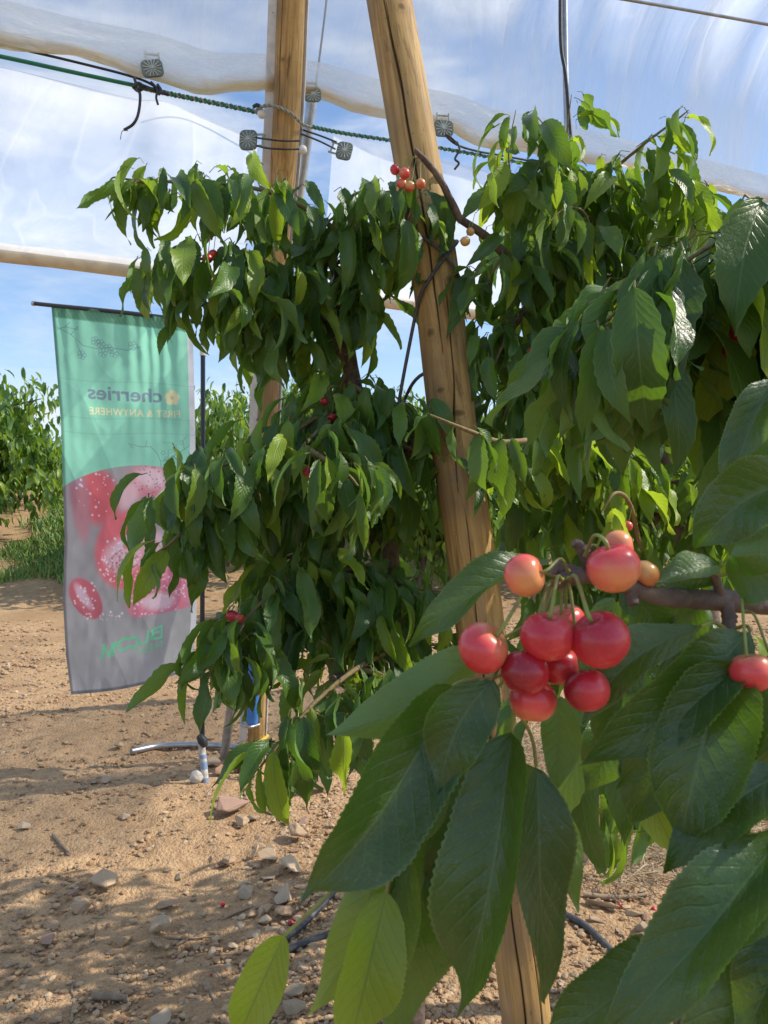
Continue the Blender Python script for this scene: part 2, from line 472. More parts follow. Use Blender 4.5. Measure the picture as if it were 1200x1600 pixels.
M_spikeb = simple('blue_spike', (0.17, 0.27, 0.44, 1), 0.55, scale=26, col2=(0.30, 0.30, 0.32, 1))
M_twigd = bark_material('dry_twig', (0.24, 0.17, 0.11, 1), (0.36, 0.27, 0.18, 1), 50)
M_grass = simple('grass_blades', (0.13, 0.26, 0.045, 1), 0.55, scale=3.0, col2=(0.24, 0.32, 0.08, 1))
M_straw = simple('straw', (0.50, 0.40, 0.25, 1), 0.7, scale=14, col2=(0.30, 0.22, 0.13, 1))
M_cherry = cherry_material()
M_pale = stone_material('pale_stone', (0.62, 0.56, 0.46, 1), (0.42, 0.40, 0.36, 1))

# ------------------------------------------------------------------ leaves
TT = [0, .05, .15, .30, .45, .60, .75, .87, .94, 1.0]
WW = [.0, .38, .72, .96, 1.0, .90, .62, .28, .11, 0.004]

def leaf_template(nL, nW, half, fold, bend, wave, twist, serr, seed, petiole=True, asym=0.0):
    r = np.random.default_rng(seed)
    s = np.linspace(0, 1, nL + 1)
    th = bend * (s ** 1.2)
    ds = 1.0 / nL
    cy = np.concatenate(([0], np.cumsum(np.cos(th[:-1]) * ds)))
    cz = np.concatenate(([0], -np.cumsum(np.sin(th[:-1]) * ds)))
    w = np.interp(s, TT, WW) * half
    u = np.linspace(-1, 1, nW + 1)
    ph = r.uniform(0, 6.28, 4)
    V = []; UV = []
    for i in range(nL + 1):
        T = np.array([0, math.cos(th[i]), -math.sin(th[i])])
        Nn = np.array([0, math.sin(th[i]), math.cos(th[i])])
        X = np.array([1.0, 0, 0])
        tw = twist * s[i]
        Xr = X * math.cos(tw) + Nn * math.sin(tw); Nr = Nn * math.cos(tw) - X * math.sin(tw)
        side = asym * math.sin(s[i] * 3.1) * 0.1
        for k, uu in enumerate(u):
            ww = w[i]
            if abs(uu) > 0.99 and 0 < i < nL: ww *= (1 - serr * (i % 2))
            fa = fold * (0.55 + 0.45 * math.sin(min(1, s[i] * 1.3) * math.pi)) * (1 + 0.25 * math.sin(ph[2] + 2 * uu))
            lat = uu * ww * math.cos(fa * abs(uu) ** 0.5) + side
            hgt = abs(uu) ** 1.25 * ww * math.sin(fa) + wave * half * abs(uu) * math.sin(s[i] * 11 + ph[0] + (1.3 if uu > 0 else 0)) \
                + 0.5 * wave * half * uu * math.sin(s[i] * 6 + ph[1])
            V.append(np.array([0, cy[i], cz[i]]) + Xr * lat + Nr * hgt)
            UV.append((0.5 + 0.5 * uu, s[i]))
    f = []
    k = nW + 1
    for i in range(nL):
        for j in range(nW):
            a = i * k + j
            f.append((a, a + 1, a + 1 + k, a + k))
    if petiole:
        b = len(V)
        for i, (yy, zz, rr) in enumerate(((0.03, 0.0, .011), (-0.075, -0.03, .009), (-0.10, -0.19, .010))):
            for q in range(3):
                an = 2.094 * q
                V.append(np.array([math.cos(an) * rr, yy, zz + math.sin(an) * rr - 0.006])); UV.append((0.5, -0.5))
        for i in range(2):
            for q in range(3):
                a = b + i * 3 + q; c = b + i * 3 + (q + 1) % 3
                f.append((a, c, c + 3, a + 3))
    return np.array(V), np.array(UV), np.array(f)

TMPL = [leaf_template(18, 4, rng.uniform(0.138, 0.192), rng.uniform(0.15, 0.80), rng.uniform(0.25, 1.5), rng.uniform(0.06, 0.34),
                      rng.uniform(-0.9, 0.9), 0.10, 100 + i, True, rng.uniform(-1, 1)) for i in range(26)]
TMPL_FAR = [leaf_template(4, 2, rng.uniform(0.17, 0.22), rng.uniform(0.1, 0.5), rng.uniform(0.4, 1.2), 0.1, rng.uniform(-.5, .5), 0.0, 200 + i, False) for i in range(6)]

def put_leaf(mb, B, D, Nv, L, var, young, tmpl=TMPL, wid=1.0):
    V, UV, f = tmpl[random.randrange(len(tmpl))]
    D = D.normalized(); Nv = (Nv - D * Nv.dot(D)).normalized(); X = D.cross(Nv)
    M = np.array([[X.x * wid, X.y * wid, X.z * wid], [D.x, D.y, D.z], [Nv.x, Nv.y, Nv.z]]) * L
    mb.add(V @ M + np.array(B), f, UV, np.tile([var, young], (len(V), 1)))

SUN_AZ = math.radians(6)      # measured from +X towards +Y
SUN_EL = math.radians(43)
SUNV = Vector((math.cos(SUN_EL) * math.cos(SUN_AZ), math.cos(SUN_EL) * math.sin(SUN_AZ), math.sin(SUN_EL)))

def hang_leaf(mb, pos, L, hang, young, yaw=None, tmpl=TMPL):
    yaw = random.uniform(0, 2 * math.pi) if yaw is None else yaw
    out = Vector((math.cos(yaw), math.sin(yaw), 0))
    a = random.uniform(0.05, 1.0) * (1.65 - hang); b = hang + random.uniform(-0.55, 0.2)
    D = out * a + Vector((0, 0, -b)); Nv = out * b + Vector((0, 0, a))
    # small roll
    Nv = Nv + out.cross(Vector((0, 0, 1))) * random.uniform(-0.8, 0.8)
    put_leaf(mb, pos + out * (0.22 * L), D, Nv, L, min(1, max(0, random.gauss(0.45, 0.27))), young, tmpl)

def bough(name, parent, spine, n, r, L=0.145, hang=0.85, young=0.05, tip_young=0.0, flat=0.6, stem=0.0045, bias=None, end=1.0):
    """one leafy bough: its twig and its leaves (spine given as pixel, pixel, depth)"""
    pts = smooth_path([P(*q) for q in spine], 6)
    mb = MB()
    cum = [0]
    for i in range(1, len(pts)): cum.append(cum[-1] + (pts[i] - pts[i - 1]).length)
    tot = cum[-1]
    for k in range(n):
        t = ((k + random.random()) / n) * end
        d = t * tot; i = 0
        while i < len(cum) - 2 and cum[i + 1] < d: i += 1
        p = pts[i].lerp(pts[i + 1], (d - cum[i]) / max(1e-6, cum[i + 1] - cum[i]))
        o = Vector((random.gauss(0, 1), random.gauss(0, 1), random.gauss(0, 1) * flat)) * (r * 0.6)
        if o.length > r * 1.25: o = o.normalized() * r * 1.25
        yaw = None
        if o.length > 0.02 and random.random() < 0.75: yaw = math.atan2(o.y, o.x) + random.gauss(0, 0.55)
        elif random.random() < 0.45: yaw = -math.pi / 2 + random.gauss(0, 0.9)
        y = young * random.random() * 2 if random.random() < 0.5 else young * 0.3
        if random.random() < 0.15: y = random.uniform(0.25, 0.8)
        if random.random() < tip_young * t: y = random.uniform(0.3, 0.8)
        LL = 1.06 * L * random.uniform(0.66, 1.22) * (1 - 0.25 * (t > 0.93))
        hang_leaf(mb, p + o, LL, hang + random.uniform(-0.12, 0.1), min(1, y), yaw)
    o = new_obj('foliage', mb.mesh('foliage'), M_leaf, parent)
    tm = MB().tube(pts, list(np.linspace(stem * 1.6, stem * 0.45, len(pts))), 6, 0.15)
    new_obj('twig', tm.mesh('twig'), M_twig, parent)
    return o

# ------------------------------------------------------------------ cherries
def cherry_mesh(R, ripe, seed, big=True):
    r = np.random.default_rng(seed)
    nu, nv = (36, 24) if big else (14, 9)
    a = r.normal(size=3); a /= np.linalg.norm(a)
    V = []; at = []
    for j in range(nv + 1):
        th = math.pi * j / nv                       # 0 at stem end
        for i in range(nu):
            ph = 2 * math.pi * i / nu
            sx, sy, cz = math.sin(th) * math.cos(ph), math.sin(th) * math.sin(ph), math.cos(th)
            rr = R * (1 + 0.06 * math.sin(th) - 0.27 * math.exp(-(th / 0.42) ** 2) - 0.05 * math.exp(-((math.pi - th) / 0.3) ** 2))
            sut = 1 - 0.028 * math.exp(-(ph - math.pi) ** 2 / 0.03) * math.sin(th)
            rr *= sut * (1 + 0.02 * math.sin(2 * ph + seed))
            V.append((sx * rr * 1.01, sy * rr * 0.98, cz * rr * 0.97))
            d = (sx * a[0] + sy * a[1] + cz * a[2])
            at.append((0.5 + 0.5 * d, ripe))
    f = []
    for j in range(nv):
        for i in range(nu):
            q = j * nu + i; q2 = j * nu + (i + 1) % nu
            f.append((q, q + nu, q2 + nu, q2))
    mb = MB(); mb.add(V, f, None, at)
    return mb.mesh('cherry')

def cherry(parent, c, R, ripe, attach=None, seed=0, big=True, name='cherry', axis=None):
    """cherry with a stem that runs to 'attach'"""
    c = Vector(c)
    o = new_obj(name, cherry_mesh(R, ripe, seed, big), M_cherry, parent)
    ax = Vector(axis) if axis is not None else ((Vector(attach) - c) if attach is not None else Vector((0.1, -0.2, 1)))
    ax.normalize()
    M = Vector((0, 0, 1)).rotation_difference(ax).to_matrix().to_4x4() @ Matrix.Rotation(seed * 1.7, 4, 'Z')
    o.matrix_world = Matrix.Translation(c) @ M
    if attach is not None:
        at = Vector(attach)
        dimple = c + ax * R * 0.62
        midp = dimple.lerp(at, 0.5) + Vector((0, 0, 0.22 * (at - dimple).length)) + ax * 0.15 * (at - dimple).length
        path = smooth_path([dimple, dimple + ax * R * 0.5, midp, at], 7)
        loc = [o.matrix_world.inverted() @ p for p in path]
        m = MB().tube(loc, list(np.linspace(R * 0.085, R * 0.075, len(loc) - 2)) + [R * 0.09, R * 0.12], 8 if big else 5)
        new_obj('stem', m.mesh('stem'), M_stem, o)
    return o

# ------------------------------------------------------------------ camera / light / world
cam = bpy.data.cameras.new('camera'); co = bpy.data.objects.new('camera', cam); COL.objects.link(co)
co.location = (0, 0, CAMH); co.rotation_euler = (math.radians(90), 0, 0)
cam.sensor_fit = 'VERTICAL'; cam.sensor_height = 36.0; cam.lens = F / 1600 * 36.0
cam.clip_start = 0.02; cam.clip_end = 3000
cam.dof.use_dof = True; cam.dof.focus_distance = 1.35; cam.dof.aperture_fstop = 22
S.camera = co
sun = bpy.data.lights.new('sun', 'SUN'); sun.energy = 5.0; sun.angle = math.radians(0.5); sun.color = (1.0, 0.93, 0.82)
so = bpy.data.objects.new('sun', sun); COL.objects.link(so)
so.rotation_euler = SUNV.to_track_quat('Z', 'Y').to_euler()
W = bpy.data.worlds.new('World'); S.world = W; W.use_nodes = True
nt = W.node_tree
for n in list(nt.nodes): nt.nodes.remove(n)
N = NT(nt)
sky = N.n('ShaderNodeTexSky', sky_type='NISHITA'); sky.sun_disc = False
sky.sun_elevation = SUN_EL; sky.sun_rotation = math.pi / 2 - SUN_AZ
sky.air_density = 1.0; sky.dust_density = 0.6; sky.ozone_density = 1.6
tc = N.n('ShaderNodeTexCoord').outputs['Generated']
sp = N.n('ShaderNodeSeparateXYZ'); N.link(tc, sp.inputs[0])
cv = N.mapping(tc, (1.0, 1.0, 3.2), (0.1, 0.12, 0), (0.35, 0.2, 0.3))
c1 = N.noise(cv, 2.1, 8, 0.58, 0.35).outputs[0]
c2 = N.noise(cv, 6.5, 6, 0.6, 0.5).outputs[0]
cm = N.math('ADD', c1, N.math('MULTIPLY', N.math('SUBTRACT', c2, 0.5), 0.28))
cm = N.ss(cm, 0.42, 0.72)
low = N.ss(sp.outputs[2], 0.0, 0.32, 0.50, 0.0)
cm = N.math('MAXIMUM', N.math('ADD', 0.03, N.math('MULTIPLY', cm, 0.80)), low)
blue = N.mix(1.0, sky.outputs[0], (1.12, 1.28, 1.42, 1), 'MULTIPLY')
colr = N.mix(cm, blue, (6.3, 6.6, 7.0, 1))
bg = N.n('ShaderNodeBackground'); N.link(colr, bg.inputs[0]); bg.inputs[1].default_value = 0.15
wo = N.n('ShaderNodeOutputWorld'); N.link(bg.outputs[0], wo.inputs[0])
S.view_settings.view_transform = 'Standard'; S.view_settings.look = 'None'
S.view_settings.exposure = 0; S.view_settings.gamma = 1
S.cycles.max_bounces = 9; S.cycles.transparent_max_bounces = 14
S.cycles.diffuse_bounces = 5; S.cycles.glossy_bounces = 3; S.cycles.transmission_bounces = 5
S.cycles.sample_clamp_indirect = 6

# ------------------------------------------------------------------ ground
def axis_coords(lo, hi, dense_lo, dense_hi, step, growth=1.22):
    c = list(np.arange(dense_lo, dense_hi + 1e-6, step))
    s = step; x = dense_hi
    while x < hi: s *= growth; x += s; c.append(min(x, hi + 1))
    s = step; x = dense_lo; left = []
    while x > lo: s *= growth; x -= s; left.append(x)
    return np.array(left[::-1] + c)
gx = axis_coords(-600, 600, -2.6, 1.9, 0.026, 1.16)
gy = axis_coords(-60, 1500, 1.6, 5.2, 0.026, 1.12)
X, Y = np.meshgrid(gx, gy)
Z = ground_h(X, Y) + 0.020 * fbm(X * 13, Y * 13, 9, 4) * sstep(12, 6, Y) * (np.abs(X) < 6)
nx, ny = len(gx), len(gy)
idx = np.arange(nx * ny).reshape(ny, nx)
fc = np.stack([idx[:-1, :-1], idx[:-1, 1:], idx[1:, 1:], idx[1:, :-1]], -1).reshape(-1, 4)
mb = MB(); mb.add(np.stack([X, Y, Z], -1).reshape(-1, 3), fc)
struct(new_obj('ground', mb.mesh('ground', True, False), M_ground))

# stones ------------------------------------------------------------
def rock_mesh(seed, flat=0.65, npts=15, long=1.0, bevel=True):
    r = np.random.default_rng(seed)
    bm = bmesh.new()
    for _ in range(npts):
        v = r.normal(size=3); v /= np.linalg.norm(v); v *= r.uniform(0.86, 1.0)
        bm.verts.new((v[0] * 0.5 * long, v[1] * 0.5, v[2] * 0.5 * flat))
    bmesh.ops.convex_hull(bm, input=bm.verts[:])
    for v in [v for v in bm.verts if not v.link_faces]: bm.verts.remove(v)
    if bevel:
        bmesh.ops.bevel(bm, geom=bm.edges[:], offset=0.035, segments=2, affect='EDGES', profile=0.6)
        bmesh.ops.triangulate(bm, faces=bm.faces[:])
        bmesh.ops.subdivide_edges(bm, edges=[e for e in bm.edges if e.calc_length() > 0.16], cuts=1)
        for v in bm.verts:
            v.co += v.co.normalized() * (0.035 * mnoise.noise(v.co * 5 + Vector((seed, 0, 0))))
    me = bpy.data.meshes.new('stone'); bm.to_mesh(me); bm.free()
    for p in me.polygons: p.use_smooth = False
    return me
ROCKS = [rock_mesh(30 + i, random.uniform(0.5, 0.85), random.choice([10, 12, 15, 18]), random.uniform(1.0, 1.5)) for i in range(12)]
big_stones = [
 (361, 1262, 44, M_stoner, 'large pinkish brown stone left of the leaves hanging lowest on the left tree'),
 (377, 1284, 26, M_stone, 'tan stone touching the large pinkish brown stone on its near side'),
 (467, 1302, 40, M_stone, 'big tan stone directly below the hanging leaf tips of the left tree'),
 (398, 1336, 24, M_stone, 'upright narrow tan stone at the edge of the dirt path'),
 (425, 1339, 32, M_stone, 'rounded flat tan stone just right of the upright narrow stone'),
 (354, 1346, 28, M_stone, 'flat pale stone left of the upright narrow stone'),
 (452, 1358, 36, M_stone, 'blocky orange tan stone beside the big dark foreground leaf'),
 (443, 1400, 46, M_stoneg, 'large blocky grey tan stone left of the big dark foreground leaf'),
 (384, 1397, 24, M_stoneg, 'pointed grey stone with a pale face above the long dry twig'),
 (445, 1426, 28, M_stone, 'small stone in front of the large blocky grey tan stone'),
 (418, 1422, 20, M_stone, 'tan stone at the right end of the long dry twig'),
 (414, 1438, 22, M_stoneg, 'grey stone just under the right end of the long dry twig'),
 (162, 1378, 36, M_stone, 'squarish tan stone sitting alone in the middle of the dirt path'),
 (262, 1411, 34, M_stone, 'flat tan stone above the blocky grey stone near the left end of the long twig'),
 (245, 1448, 46, M_stoneg, 'largest blocky grey stone at the left end of the long dry twig'),
 (243, 1475, 28, M_stoneg, 'egg shaped grey stone just in front of the largest blocky grey stone'),
 (190, 1471, 24, M_stone, 'small pale stone left of the egg shaped grey stone'),
 (78, 1466, 32, M_stoner, 'flat reddish slab lying on the path at the left side'),
 (125, 1419, 28, M_stone, 'half buried tan stone below and left of the squarish tan stone'),
 (252, 1592, 36, M_stoneg, 'grey stone cut by the bottom edge of the photo left of the yellow green leaf'),
 (458, 1576, 30, M_stoneg, 'grey stone at the bottom between the two yellow green leaves'),
 (435, 1514, 28, M_stone, 'tan stone resting just below the black hose'),
 (36, 1294, 20, M_stoneg, 'grey stone in the shaded strip at the far left of the path'),
 (195, 1276, 16, M_stoneg, 'small grey stone in the shaded strip of the path'),
 (166, 1220, 17, M_stoneg, 'small grey stone in the sunny strip left of the banner foot'),
 (497, 1228, 44, M_stoner, 'reddish boulder behind the leaf tips of the left tree'),
 (535, 1186, 52, M_stone, 'pale boulder behind the top of the big dark foreground leaf'),
 (940, 1408, 54, M_stone, 'long brick shaped tan stone in the sun right of the leaning post'),
 (987, 1424, 30, M_stone, 'sunlit split stone right of the long brick shaped stone'),
 (933, 1436, 26, M_stone, 'wedge shaped stone in front of the long brick shaped stone'),
 (1006, 1452, 24, M_stoneg, 'dark rounded stone at the edge of a large foreground leaf on the right'),
 (347, 1204, 30, M_stoner, 'reddish stone wedged beside the foot of the banner pole'),
 (328, 1190, 28, M_stone, 'flat stone behind the blue and white foot of the banner pole'),
 (186, 1168, 13, M_stone, 'small upright pale stone at the left end of the grey pipe on the ground'),
]
for i, (px, py, w, mt, lab) in enumerate(big_stones):
    p = G(px, py + w * 0.22)
    sz = 1.35 * w * p.y / F
    me = ROCKS[i % 12].copy()
    o = new_obj('stone', me, mt)
    k = random.uniform(0.9, 1.1)
    o.scale = (sz * k / 1.2, sz * 0.9, sz * (1.15 if 'upright' in lab else 0.85))
    if 'brick' in lab: o.scale = (sz * 0.85, sz * 0.4, sz * 0.4)
    if 'flat' in lab or 'slab' in lab: o.scale.z *= 0.6
    o.rotation_euler = (random.uniform(-.2, .2), random.uniform(-.2, .2), random.uniform(0, 6.28) if 'brick' not in lab else -0.25)
    o.location = p + Vector((0, 0, o.scale.z * 0.30))
    tag(o, lab, 'stone')
def rand_ground_px():
    if random.random() < 0.72:
        while True:
            px = random.uniform(-20, 520); py = 1180 + 430 * random.random() ** 0.8
            if random.random() < 0.30 + 0.7 * (px / 500.0): return px, py
    return random.uniform(840, 1080), random.uniform(1370, 1620)
shared = {}
for i in range(262):
    px, py = rand_ground_px()
    if i % 3 == 0: px, py = random.gauss(425, 45), random.uniform(1225, 1560)
    p = G(px, py)
    sz = random.choice([0.022, 0.026, 0.03, 0.034, 0.04, 0.052]) * (1.35 if i % 3 == 0 else 1) * random.uniform(0.8, 1.2)
    mi = random.randrange(3); ri = random.randrange(12)
    if (ri, mi) not in shared:
        me = ROCKS[ri].copy(); me.materials.append((M_stone, M_stoneg, M_stoner)[mi]); shared[(ri, mi)] = me
    o = bpy.data.objects.new('stone', shared[(ri, mi)]); COL.objects.link(o)
    o.scale = (sz, sz * random.uniform(0.7, 1), sz * random.uniform(0.55, 0.9))
    o.rotation_euler = (random.uniform(-.3, .3), random.uniform(-.3, .3), random.uniform(0, 6.28))
    o.location = p + Vector((0, 0, sz * 0.14))
    tag(o, 'small loose angular stone lying on the bare dirt', 'stone', 'small loose stones on the dirt')
# gravel (uncountable)
bmi = bmesh.new(); bmesh.ops.create_icosphere(bmi, subdivisions=1, radius=0.5)
icoV = np.array([v.co[:] for v in bmi.verts]); icoF = np.array([[v.index for v in f.verts] for f in bmi.faces]); bmi.free()
mb = MB()
cnt = 0
pebs = [icoV * (1 + 0.45 * (rng.random((len(icoV), 1)) - 0.5)) for _ in range(30)]
while cnt < 42000:
    yy = 1.75 + 8.5 * random.random() ** 2.4
    xx = random.uniform(-0.56, 0.56) * yy * (1.0)
    dens = float(0.5 + 0.9 * fbm(xx * 1.4, yy * 1.4, 21, 3)) + 0.22 * (xx > -0.5)
    if random.random() > dens: continue
    s = random.choice([0.005, 0.006, 0.007, 0.008, 0.010, 0.012, 0.015, 0.020]) * random.uniform(0.8, 1.3) * (1.0 + 0.16 * (yy - 2))
    z = float(ground_h(xx, yy))
    a = random.uniform(0, 6.28); ca, sa = math.cos(a), math.sin(a)
    v = pebs[cnt % 30] * np.array([s * 1.3, s, s * 0.65])
    v = v @ np.array([[ca, sa, 0], [-sa, ca, 0], [0, 0, 1]])
    mb.add(v + np.array([xx, yy, z + s * 0.16]), icoF, None, np.tile([random.random(), 0], (len(v), 1)))
    cnt += 1
def gravel_mat():
    m, nt, out = mat('gravel'); N = NT(nt)
    v = N.n('ShaderNodeAttribute', attribute_name='var').outputs['Fac']
    rp = N.n('ShaderNodeValToRGB'); N.link(v, rp.inputs[0]); e = rp.color_ramp.elements
    e[0].color = (0.30, 0.18, 0.095, 1); e[1].color = (0.52, 0.38, 0.24, 1)
    for p_, c_ in ((0.3, (0.40, 0.26, 0.145, 1)), (0.55, (0.34, 0.25, 0.17, 1)), (0.8, (0.46, 0.30, 0.16, 1))):
        q = e.new(p_); q.color = c_
    nz = N.noise(N.n('ShaderNodeTexCoord').outputs['Object'], 220, 3).outputs[0]
    N.link(N.bsdf(rp.outputs[0], 0.9, 0.2, 0, N.bump(nz, 0.4, 0.003)), out.inputs[0])
    return m
g = new_obj('gravel', mb.mesh('gravel', False), gravel_mat())
tag(g, 'fine tan gravel scattered over the dirt path', 'gravel', kind='stuff')

# twigs on the ground ---------------------------------------------------
for pts, r, lab in [
    ([(275, 1477), (320, 1452), (365, 1428), (412, 1412)], 0.0055, 'long dry twig lying diagonally on the path beside the stones'),
    ([(83, 1304), (95, 1318), (110, 1334)], 0.009, 'short thick dry stick in the sunny patch of the path'),
    ([(148, 1472), (153, 1440), (164, 1410)], 0.003, 'thin curved straw lying below the squarish tan stone'),
    ([(111, 1592), (116, 1560), (112, 1545), (119, 1510)], 0.004, 'pale thin curved stem at the bottom left of the path'),
    ([(147, 1556), (175, 1557), (198, 1559)], 0.013, 'stubby thick wood piece lying flat at the bottom of the path'),
    ([(320, 1528), (330, 1552), (341, 1578)], 0.006, 'dry stick pointing down at the left of the yellow green leaf'),
    ([(334, 1512), (347, 1534)], 0.007, 'short dry stick beside the fallen cherry near the bottom'),
    ([(245, 1466), (300, 1466), (335, 1463)], 0.004, 'thin dark twig lying level next to the egg shaped grey stone'),
    ([(912, 1398), (960, 1402), (1010, 1398)], 0.010, 'dark dry branch lying on the straw right of the post')]:
    o = tube_obj('twig', [G(a, b, r * 0.8) for a, b in pts], [r, r * 0.9, r * 0.6], M_twigd, None, 7, 6, True, 0.35)
    tag(o, lab, 'twig')
# fallen cherries
for i, (px, py, r, lab) in enumerate([(348, 1413, 0.010, 'bright red fallen cherry above the long dry twig'),
        (331, 1526, 0.0085, 'dark red fallen cherry near the short dry sticks at the bottom'),
        (455, 1443, 0.012, 'fallen cherry next to the black hose by the big dark leaf'),
        (391, 1460, 0.007, 'small shrivelled dark cherry below the grey stone'),
        (968, 1414, 0.009, 'red fallen cherry on the long brick shaped stone'),
        (1022, 1422, 0.011, 'pinkish red fallen cherry at the edge of the straw')]):
    me = cherry_mesh(r, 0.68 if 'dark' not in lab else 0.95, 400 + i, False)
    o = new_obj('fallen_cherry', me, M_cherry); o.location = G(px, py, r * 0.7); o.rotation_euler = (1, .4 * i, 2)
    tag(o, lab, 'cherry')
# hoses
o = tube_obj('irrigation_hose', [G(385, 1506, .01), G(435, 1490, .012), G(480, 1472, .012), G(560, 1445, .011), G(660, 1425, .012), G(760, 1415, .012), G(850, 1420, .012), G(905, 1440, .012), G(950, 1480, .012), G(1050, 1578, .012), G(1130, 1650, .012)], 0.0115, M_cable, None, 12, 8)
tag(o, 'long dark irrigation hose crossing the ground behind the foot of the leaning post', 'hose')
o = tube_obj('irrigation_hose', [G(440, 1472, .014), G(478, 1440, .016), G(520, 1395, .012), G(565, 1335, .012), G(605, 1285, .012), G(680, 1265, .012), G(760, 1260, .012)], 0.0115, M_cable, None, 12, 8)
tag(o, 'second dark hose emerging beside the big dark leaf, running back under the left tree', 'hose')

# grass and straw
mb = MB()
for i in range(16000):
    yy = random.uniform(12.1, 18.0); xx = random.uniform(-8.2, -4.2)
    if xx < -6.6 - 0.2 * (yy - 12.7) + 0.25 * math.sin(yy * 4) + random.gauss(0, .12): continue
    if yy < 12.35 + 0.12 * math.sin(xx * 4) + abs(random.gauss(0, .08)): continue
    z = float(ground_h(xx, yy)); h = random.uniform(0.10, 0.26); a = random.uniform(0, 6.28); w = 0.012
    lx, ly = random.gauss(0, 0.09), random.gauss(0, 0.09)
    c, s = math.cos(a) * w, math.sin(a) * w
    mb.add([(xx - c, yy - s, z - .01), (xx + c, yy + s, z - .01), (xx + lx * .4 + c * .7, yy + ly * .4 + s * .7, z + h * .6), (xx + lx * .4 - c * .7, yy + ly * .4 - s * .7, z + h * .6), (xx + lx, yy + ly, z + h)],
           [(0, 1, 2, 3)]); mb.f.append(np.array([(3, 2, 4)]) + mb.n - 5)
tag(new_obj('grass', mb.mesh('grass', True, False), M_grass), 'patch of green grass on the bank behind the banner', 'grass', kind='stuff')
mb = MB()
for i in range(2600):
    yy = random.uniform(2.75, 4.8); xx = random.uniform(0.72, 2.1) + (yy - 2.75) * 0.05
    z = float(ground_h(xx, yy)); a = random.uniform(0, 6.28); l = random.uniform(0.08, 0.26); up = random.uniform(0.0, 0.05)
    p0 = Vector((xx, yy, z + up)); p1 = p0 + Vector((math.cos(a) * l * .5, math.sin(a) * l * .5, random.uniform(0, 0.05))); p2 = p0 + Vector((math.cos(a + .4) * l, math.sin(a + .4) * l, random.uniform(-.02, .03)))
    mb.tube([p0, p1, p2], [0.0022, 0.002, 0.001], 3, 0, False)
tag(new_obj('dry_straw', mb.mesh('dry_straw'), M_straw), 'mat of dry straw on the sunlit ground under the right tree', 'straw', kind='stuff')

# ------------------------------------------------------------------ background orchard trees
def far_tree_meshes(seed):
    random.seed(seed)
    tm = MB()
    H = 2.5
    tm.tube([(0, 0, -0.1), (0.03, 0.02, 0.4), (0.0, 0.05, 0.8), (0.05, 0.0, 1.5), (0.0, 0.0, 2.2)], [0.09, 0.075, 0.06, 0.04, 0.015], 8, 0.2)
    lm = MB()
    for k in range(30):
        a = random.uniform(0, 6.28); z0 = random.uniform(0.62, 1.8); l = random.uniform(0.7, 1.35) * (1.15 - 0.25 * z0 / 1.8); rise = random.uniform(0.15, 0.75)
        p0 = Vector((0.02, 0.02, z0)); p1 = p0 + Vector((math.cos(a) * l * .55, math.sin(a) * l * .55, rise * 0.8)); p2 = p0 + Vector((math.cos(a) * l, math.sin(a) * l, rise * (1.1 if random.random() < .5 else 0.3)))
        path = smooth_path([p0, p1, p2], 5)
        tm.tube(path, list(np.linspace(0.03, 0.006, len(path))), 5, 0.2)
        for q in range(270):
            t = random.random() ** 0.7
            p = path[min(len(path) - 1, int(t * len(path)))] + Vector((random.gauss(0, 1), random.gauss(0, 1), random.gauss(0, .8))) * (0.20)
            y = random.random() ** 2 * 0.8 if p.z > 0.9 else random.random() ** 4 * .6  # upper crown leaves yellower, sunlight put into their colour
            hang_leaf(lm, p, random.uniform(0.12, 0.19), 0.8, y, None, TMPL_FAR)
    for k in range(8):   # upright shoots
        a = random.uniform(0, 6.28); r = random.uniform(0.1, 0.9); p0 = Vector((math.cos(a) * r, math.sin(a) * r, 1.9)); p1 = p0 + Vector((random.gauss(0, .12), random.gauss(0, .12), random.uniform(.45, .85)))
        tm.tube([p0, p1], [0.008, 0.003], 4)
        for q in range(16): hang_leaf(lm, p0.lerp(p1, random.random()), 0.11, 0.6, random.uniform(0.1, 0.8), None, TMPL_FAR)
    return tm.mesh('trunk'), lm.mesh('crown')
FT = [far_tree_meshes(s) for s in (5, 6, 7)]
for a, b in FT:
    a.materials.append(M_bark); b.materials.append(M_leaf)
random.seed(99)
far = [(-7.75, 13.4, 1.42, 'nearest bushy orchard tree at the left edge beyond the grass'),
       (-8.35, 16.2, .82, 'second orchard tree of the left row just left of the banner'),
       (-9.0, 19.3, .62, 'third orchard tree of the left row, partly behind the second'),
       (-9.7, 22.6, .5, 'last visible orchard tree of the left row beside the banner edge'),
       (-11.5, 14.5, .95, 'orchard tree cut by the left frame edge behind the nearest one'),
       (-11.6, 25.5, .55, 'farthest orchard tree at the left, low behind the row'),
       (-2.85, 13.2, 1.2, 'sunlit orchard tree seen between the banner pole and the upright post'),
       (-2.2, 16.5, 1.1, 'orchard tree showing just right of the one behind the banner pole'),
       (0.6, 11.0, 1.15, 'sunlit orchard tree seen in the gap between left tree and leaning post'),
       (0.3, 14.5, 1.1, 'farther orchard tree behind the gap left of the leaning post'),
       (2.4, 13.0, 1.1, 'orchard tree far behind the right tree, glimpsed right of the post'),
       (5.2, 12.5, 1.05, 'orchard tree far behind the foliage at the right edge')]
for i, (x, y, s, lab) in enumerate(far):
    e = empty('cherry_tree', lab, 'tree', 'orchard trees in the background')
    e.location = (x, y, float(ground_h(x, y))); e.rotation_euler = (0, 0, random.uniform(0, 6.28)); e.scale = (s, s, s)
    for nm, me in zip(('trunk', 'crown'), FT[i % 3]):
        c = bpy.data.objects.new(nm, me); COL.objects.link(c); c.parent = e

